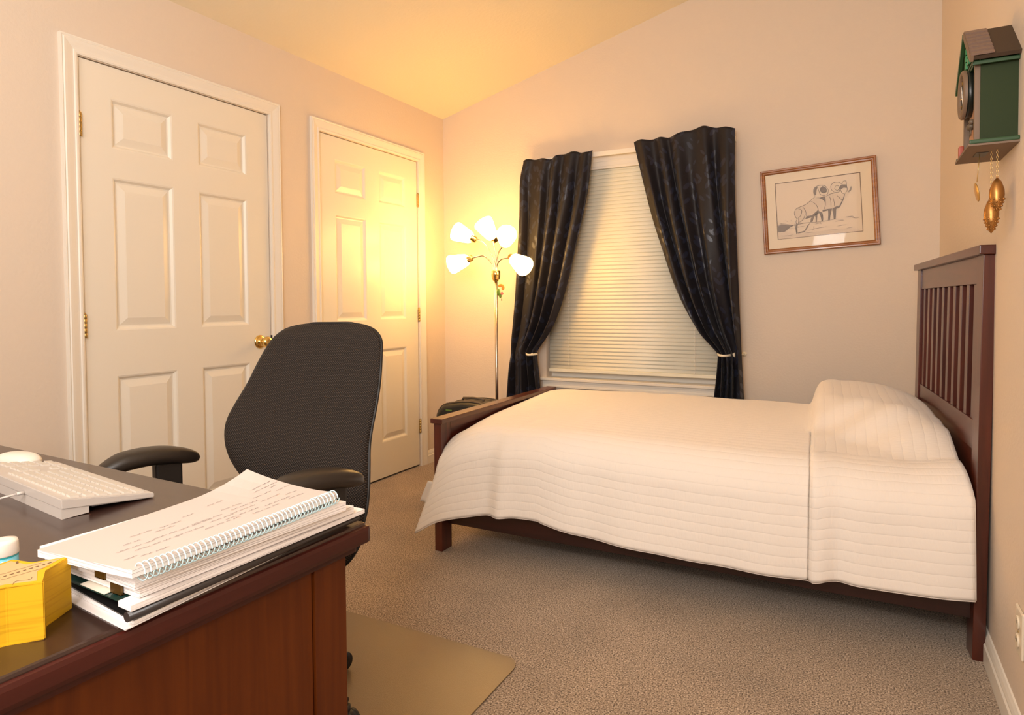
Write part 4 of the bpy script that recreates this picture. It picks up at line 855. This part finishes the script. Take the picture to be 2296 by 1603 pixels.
# ------------------------------------------------------------------ the stack of papers on the desk corner
def slab(name, lab, cat, NR, FR, FL, NL, zr, zl, th, mats, curl=None, group=None, wav=0, seed=0, sidemi=1):
    """a sheet or pad; corners near-right, far-right, far-left, near-left (xy), bottom heights at right and left sides"""
    n_, m_ = 14, 10; top = []; bot = []; rnd = random.Random(seed); ph_ = rnd.uniform(0, 6)
    for i in range(n_+1):
        t = i/n_; rt, rb = [], []
        for j in range(m_+1):
            s_ = j/m_; pR = Vector(NR).lerp(Vector(FR), t); pL = Vector(NL).lerp(Vector(FL), t); p = pR.lerp(pL, s_); z = zr+(zl-zr)*s_**.8+wav*sin(5*s_+3*t+ph_)*(s_ if True else 1)
            if curl: z += curl(t, s_)
            rb.append((p.x, p.y, z)); rt.append((p.x, p.y, z+th))
        top.append(rt); bot.append(rb)
    b = B(); vt = b.grid(top, mi=0, smooth=False); vb = b.grid(bot, mi=0, smooth=False)
    def wall(a_, c_):
        for k in range(len(a_)-1):
            f = b.bm.faces.new((a_[k], a_[k+1], c_[k+1], c_[k])); f.material_index = sidemi
    wall(vb[0], vt[0]); wall(vb[-1][::-1], vt[-1][::-1]); wall([r[0] for r in vb][::-1], [r[0] for r in vt][::-1]); wall([r[-1] for r in vb], [r[-1] for r in vt])
    o = b.obj(name, mats, origin=(NR[0], NR[1], DT))
    if cat: tag(o, lab, cat, group)
    return o
PE = [M['paper'], M['edges']]
slab('paper_sheet', 'lowest loose white sheet, flat on the desk under the paper pile', 'paper', (1.9185, -3.4800), (1.896, -3.150), (1.700, -3.150), (1.715, -3.462), .7502, .7502, .0012, PE, seed=1)
slab('paper_sheet', 'loose sheets just above the lowest sheet in the paper pile', 'paper', (1.9165, -3.4690), (1.893, -3.112), (1.690, -3.115), (1.712, -3.452), .7516, .7516, .0040, PE, wav=.0003, seed=2)
bc = slab('report_cover', 'black report cover with a charcoal spine bar, low in the paper pile', 'report cover', (1.9120, -3.4710), (1.906, -3.104), (1.690, -3.105), (1.707, -3.446), .7562, .7560, .0016, [M['black_card'], M['black_card']], seed=3)
b = B(); b.tube([(1.9155, -3.4765, .7628), (1.9150, -3.29, .7628), (1.9145, -3.106, .7628)], .0056, 14); b.obj('spine_bar', M['spine'], bc)
wb = slab('paper_folder', 'dark green folder with a white edge strip, mid paper pile', 'folder', (1.9060, -3.4720), (1.911, -3.100), (1.690, -3.100), (1.702, -3.452), .7735, .7650, .0016, [M['green_card'], M['green_card']], seed=4)
slab('edge_strip', None, None, (1.9205, -3.4745), (1.9245, -3.099), (1.900, -3.099), (1.8950, -3.4730), .7690, .7690, .0066, PE, seed=4)
es = bpy.data.objects['edge_strip']; es.parent = wb; es.location = es.location-wb.location; es['label'] = 'white edge strip'
b = B(); b.hexa([(1.86, -3.468, .7731), (1.800, -3.462, .7705), (1.80, -3.38, .7705), (1.86, -3.42, .7731)], [(1.86, -3.468, .7738), (1.800, -3.462, .7712), (1.80, -3.38, .7712), (1.86, -3.42, .7738)]); b.obj('inner_sheet', M['paper2'], wb)
slab('clipped_papers', 'lower clipped bundle of papers on the dark green folder', 'paper', (1.9130, -3.4600), (1.925, -3.125), (1.706, -3.135), (1.700, -3.450), .7768, .7725, .0112, PE, wav=.0003, seed=5)
slab('clipped_papers', 'upper clipped bundle of papers directly beneath the spiral notebook', 'paper', (1.9180, -3.4680), (1.934, -3.152), (1.712, -3.150), (1.705, -3.458), .7900, .7855, .0138, PE, wav=.0003, seed=6)
nbcurl = lambda t, s_: -.001*s_+.016*max(0, t-.66)**2*8*s_*max(0, s_-.2)*1.5-.002*sin(pi*t)
nb = slab('spiral_notebook', 'open spiral notebook with handwritten notes on top of the papers', 'notebook', (1.9330, -3.4800), (1.927, -3.1640), (1.722, -3.155), (1.752, -3.4830), .8105, .8035, .0090, [M['notepage'], M['edges']], curl=nbcurl, seed=7)
def nbtop(s_, t):
    pR = Vector((1.9330, -3.4800)).lerp(Vector((1.927, -3.1640)), t); pL = Vector((1.752, -3.4830)).lerp(Vector((1.722, -3.155)), t); p = pR.lerp(pL, s_)
    n_, m_ = 14, 10; i = min(int(t*n_), n_-1); j = min(int(s_*m_), m_-1); ft, fs = t*n_-i, s_*m_-j
    def zz(i_, j_): tt, q = i_/n_, j_/m_; return .8105+(.8035-.8105)*q**.8+nbcurl(tt, q)+.0090
    return Vector((p.x, p.y, zz(i, j)*(1-ft)*(1-fs)+zz(i+1, j)*ft*(1-fs)+zz(i, j+1)*(1-ft)*fs+zz(i+1, j+1)*ft*fs))
b = B(); NC = 44
hel = []
for k in range(NC):
    t = (k+1.2)/(NC+1.4); c = nbtop(0, t)+Vector((0, 0, -.0052)); ring = [c+Vector((.0100*cos(a), .0016*(a/pi), .0100*sin(a))) for a in [2*pi*q/14 for q in range(15)]]
    b.tube(ring, .00085, 6, cap=False)
b.obj('spiral_coil', M['coil'], nb, 'pale blue wire coil')
b = B(); rnd = random.Random(5)
def scribble(s0, t0, ln, wd=.0011):
    p = []; n_ = max(6, int(ln/.0016))
    for i in range(n_+1):
        tt = t0+(ln/.316)*i/n_; ss_ = s0+rnd.uniform(-1, 1)*wd/.19; q = nbtop(min(.98, max(.03, ss_)), min(.985, max(.01, tt))); p.append(q+Vector((0, 0, .0008)))
    L_ = [q+Vector((.00036, 0, 0)) for q in p]; R_ = [q-Vector((.00036, 0, 0)) for q in p]; b.grid([L_, R_], smooth=False)
for (s0, t0, wds) in ((.18, .10, 2), (.22, .05, 1), (.32, .13, 4), (.33, .30, 3), (.40, .09, 3), (.42, .24, 5), (.44, .42, 3), (.50, .15, 2), (.26, .40, 4), (.36, .47, 2), (.55, .30, 2), (.60, .34, 2), (.30, .52, 3), (.38, .58, 3), (.45, .62, 3), (.52, .60, 2), (.22, .62, 3), (.62, .22, 2), (.66, .47, 1), (.72, .62, 2), (.28, .72, 3), (.40, .76, 3), (.52, .78, 2), (.62, .84, 3), (.68, .86, 2), (.34, .88, 2), (.24, .84, 2), (.48, .90, 2), (.58, .92, 1)):
    t = t0
    for k in range(wds): ln = rnd.uniform(.008, .018); scribble(s0, t, ln); t += ln/.316+.010
b.obj('handwriting', M['ink'], nb, 'grey handwritten notes')
def clip(cx, cy, zt, lab):
    t = thing('binder_clip', lab, 'binder clip', (cx, cy, zt)); h = .0145
    b = B(); b.hexa([(cx-.016, cy-.003, zt-h), (cx+.004, cy-.003, zt-h), (cx+.004, cy-.0005, zt-h), (cx-.016, cy-.0005, zt-h)], [(cx-.016, cy-.003, zt+.0015), (cx+.004, cy-.003, zt+.0015), (cx+.004, cy-.0005, zt+.0015), (cx-.016, cy-.0005, zt+.0015)])
    b.box(cx-.016, cx+.004, cy-.003, cy+.018, zt+.0004, zt+.0015); b.box(cx-.016, cx+.004, cy-.003, cy+.018, zt-h, zt-h+.0008); b.obj('clamp', M['clip'], t)
    b = B(); b.tube([(cx-.012, cy-.003, zt-h), (cx-.010, cy+.010, zt-h+.0), (cx-.002, cy+.010, zt-h+.0), (cx+.0, cy-.003, zt-h)], .0007, 6); b.obj('wire_handle', M['nickel'], t)
clip(1.8560, -3.4640, .8035, 'bronze binder clip directly under the spiral notebook')
clip(1.8790, -3.4600, .7885, 'bronze binder clip on the lower bundle, nearer the desk edge')
# ------------------------------------------------------------------ yellow star-shaped note block and glue stick
poly = [(1.8606, -3.5298), (1.8289, -3.5140), (1.8108, -3.4763), (1.7930, -3.5080), (1.7640, -3.5120), (1.7700, -3.5420), (1.7480, -3.5750), (1.7850, -3.5750), (1.8100, -3.6020), (1.8240, -3.5680)]
poly = [(1.8606, -3.5298), (1.8289, -3.5140), (1.8108, -3.4763), (1.7920, -3.5085), (1.7600, -3.5125), (1.7660, -3.5480), (1.7450, -3.5800), (1.7850, -3.5850), (1.8150, -3.6080), (1.8380, -3.5540)]
yb = thing('note_block', 'thick yellow star-shaped block of notes at the desk corner', 'note pad', (1.80, -3.54, DT))
b = B(); b.prism(poly, DT, DT+.0620); bmesh.ops.bevel(b.bm, geom=list(b.bm.edges), offset=.0012, segments=2, affect='EDGES'); b.obj('block', M['yellow'], yb)
cxp = sum(p[0] for p in poly)/len(poly); cyp = sum(p[1] for p in poly)/len(poly)
b = B(); b.prism([(cxp+(x-cxp)*.84, cyp+(y-cyp)*.84) for x, y in poly], DT+.0619, DT+.0623); tp = b.obj('printed_top', M['print_tan'], yb, 'tan printed top note')
b = B(); p0 = Vector((1.8120, -3.5000, 0)); p1 = Vector((1.8060, -3.5720, 0)); dv = (p1-p0)
for k in range(13):
    c = p0+dv*(k/12); ln = .0030 if k % 3 else .0038; d = dv.normalized(); n_ = Vector((-d.y, d.x, 0)); w_ = .0011
    b.face([tuple(c+d*ln*.5*a+n_*w_*c2+Vector((0, 0, DT+.0626))) for a, c2 in ((-1, -1), (1, -1), (1, 1), (-1, 1))])
for off in (-.008, .010):
    q0 = p0+Vector((off, -.004, 0)); q1 = p1+Vector((off, .020, 0)); pts_ = [q0.lerp(q1, i/14)+Vector((rnd.uniform(-.0008, .0008), 0, DT+.0626)) for i in range(15)]
    b.grid([[p+Vector((.0003, 0, 0)) for p in pts_], [p-Vector((.0003, 0, 0)) for p in pts_]], smooth=False)
pts_ = [Vector((1.838+.004*sin(i), -3.5300-.0028*i, DT+.0626)) for i in range(8)]; b.grid([[p+Vector((.0004, 0, 0)) for p in pts_], [p-Vector((.0004, 0, 0)) for p in pts_]], smooth=False)
pts_ = [Vector((1.782-.0012*i, -3.5180+.0005*i, DT+.0626)) for i in range(8)]; b.grid([[p+Vector((0, .0012, 0)) for p in pts_], [p-Vector((0, .0012, 0)) for p in pts_]], smooth=False)
b.obj('print', M['print_brown'], tp)
gs = thing('glue_bottle', 'small white-capped bottle with a turquoise label behind the yellow notes', 'bottle', (1.695, -3.494, DT))
gx, gy_ = 1.695, -3.494
b = B(); b.lathe([(.0150, DT), (.0158, DT+.002), (.0158, DT+.049), (.014, DT+.052)], 32, TR((gx, gy_, 0))); b.obj('body', M['labelblue'], gs, 'turquoise label wrapped around the bottle')
b = B(); b.lathe([(.0162, DT+.0495), (.0165, DT+.0505), (.0162, DT+.064), (.0150, DT+.0670), (.008, DT+.0676)], 32, TR((gx, gy_, 0))); b.obj('cap', M['capwhite'], gs)
b = B(); b.lathe([(.0160, DT+.0475), (.0160, DT+.0495)], 32, TR((gx, gy_, 0)), cap=False); b.obj('label_stripe', M['teal'], gs)
b = B(); cu = bpy.data.curves.new('t', 'FONT'); cu.body = 'ER'; cu.size = .0095; cu.extrude = .0002; to = bpy.data.objects.new('t', cu); C.objects.link(to)
dg = bpy.context.evaluated_depsgraph_get(); me = bpy.data.meshes.new_from_object(to.evaluated_get(dg)); bpy.data.objects.remove(to)
face_a = math.atan2(-3.8962-gy_, 2.6172-gx)+.30
for v in me.vertices:
    x, y, z = v.co; aa = face_a-.42+x/.0162; v.co = (gx+(.0162+z)*cos(aa), gy_+(.0162+z)*sin(aa), DT+.0385+y)
me.materials.clear(); me.materials.append(M['white']); o = bpy.data.objects.new('lettering', me); C.objects.link(o); o.parent = gs; o.location = -Vector(gs.location)
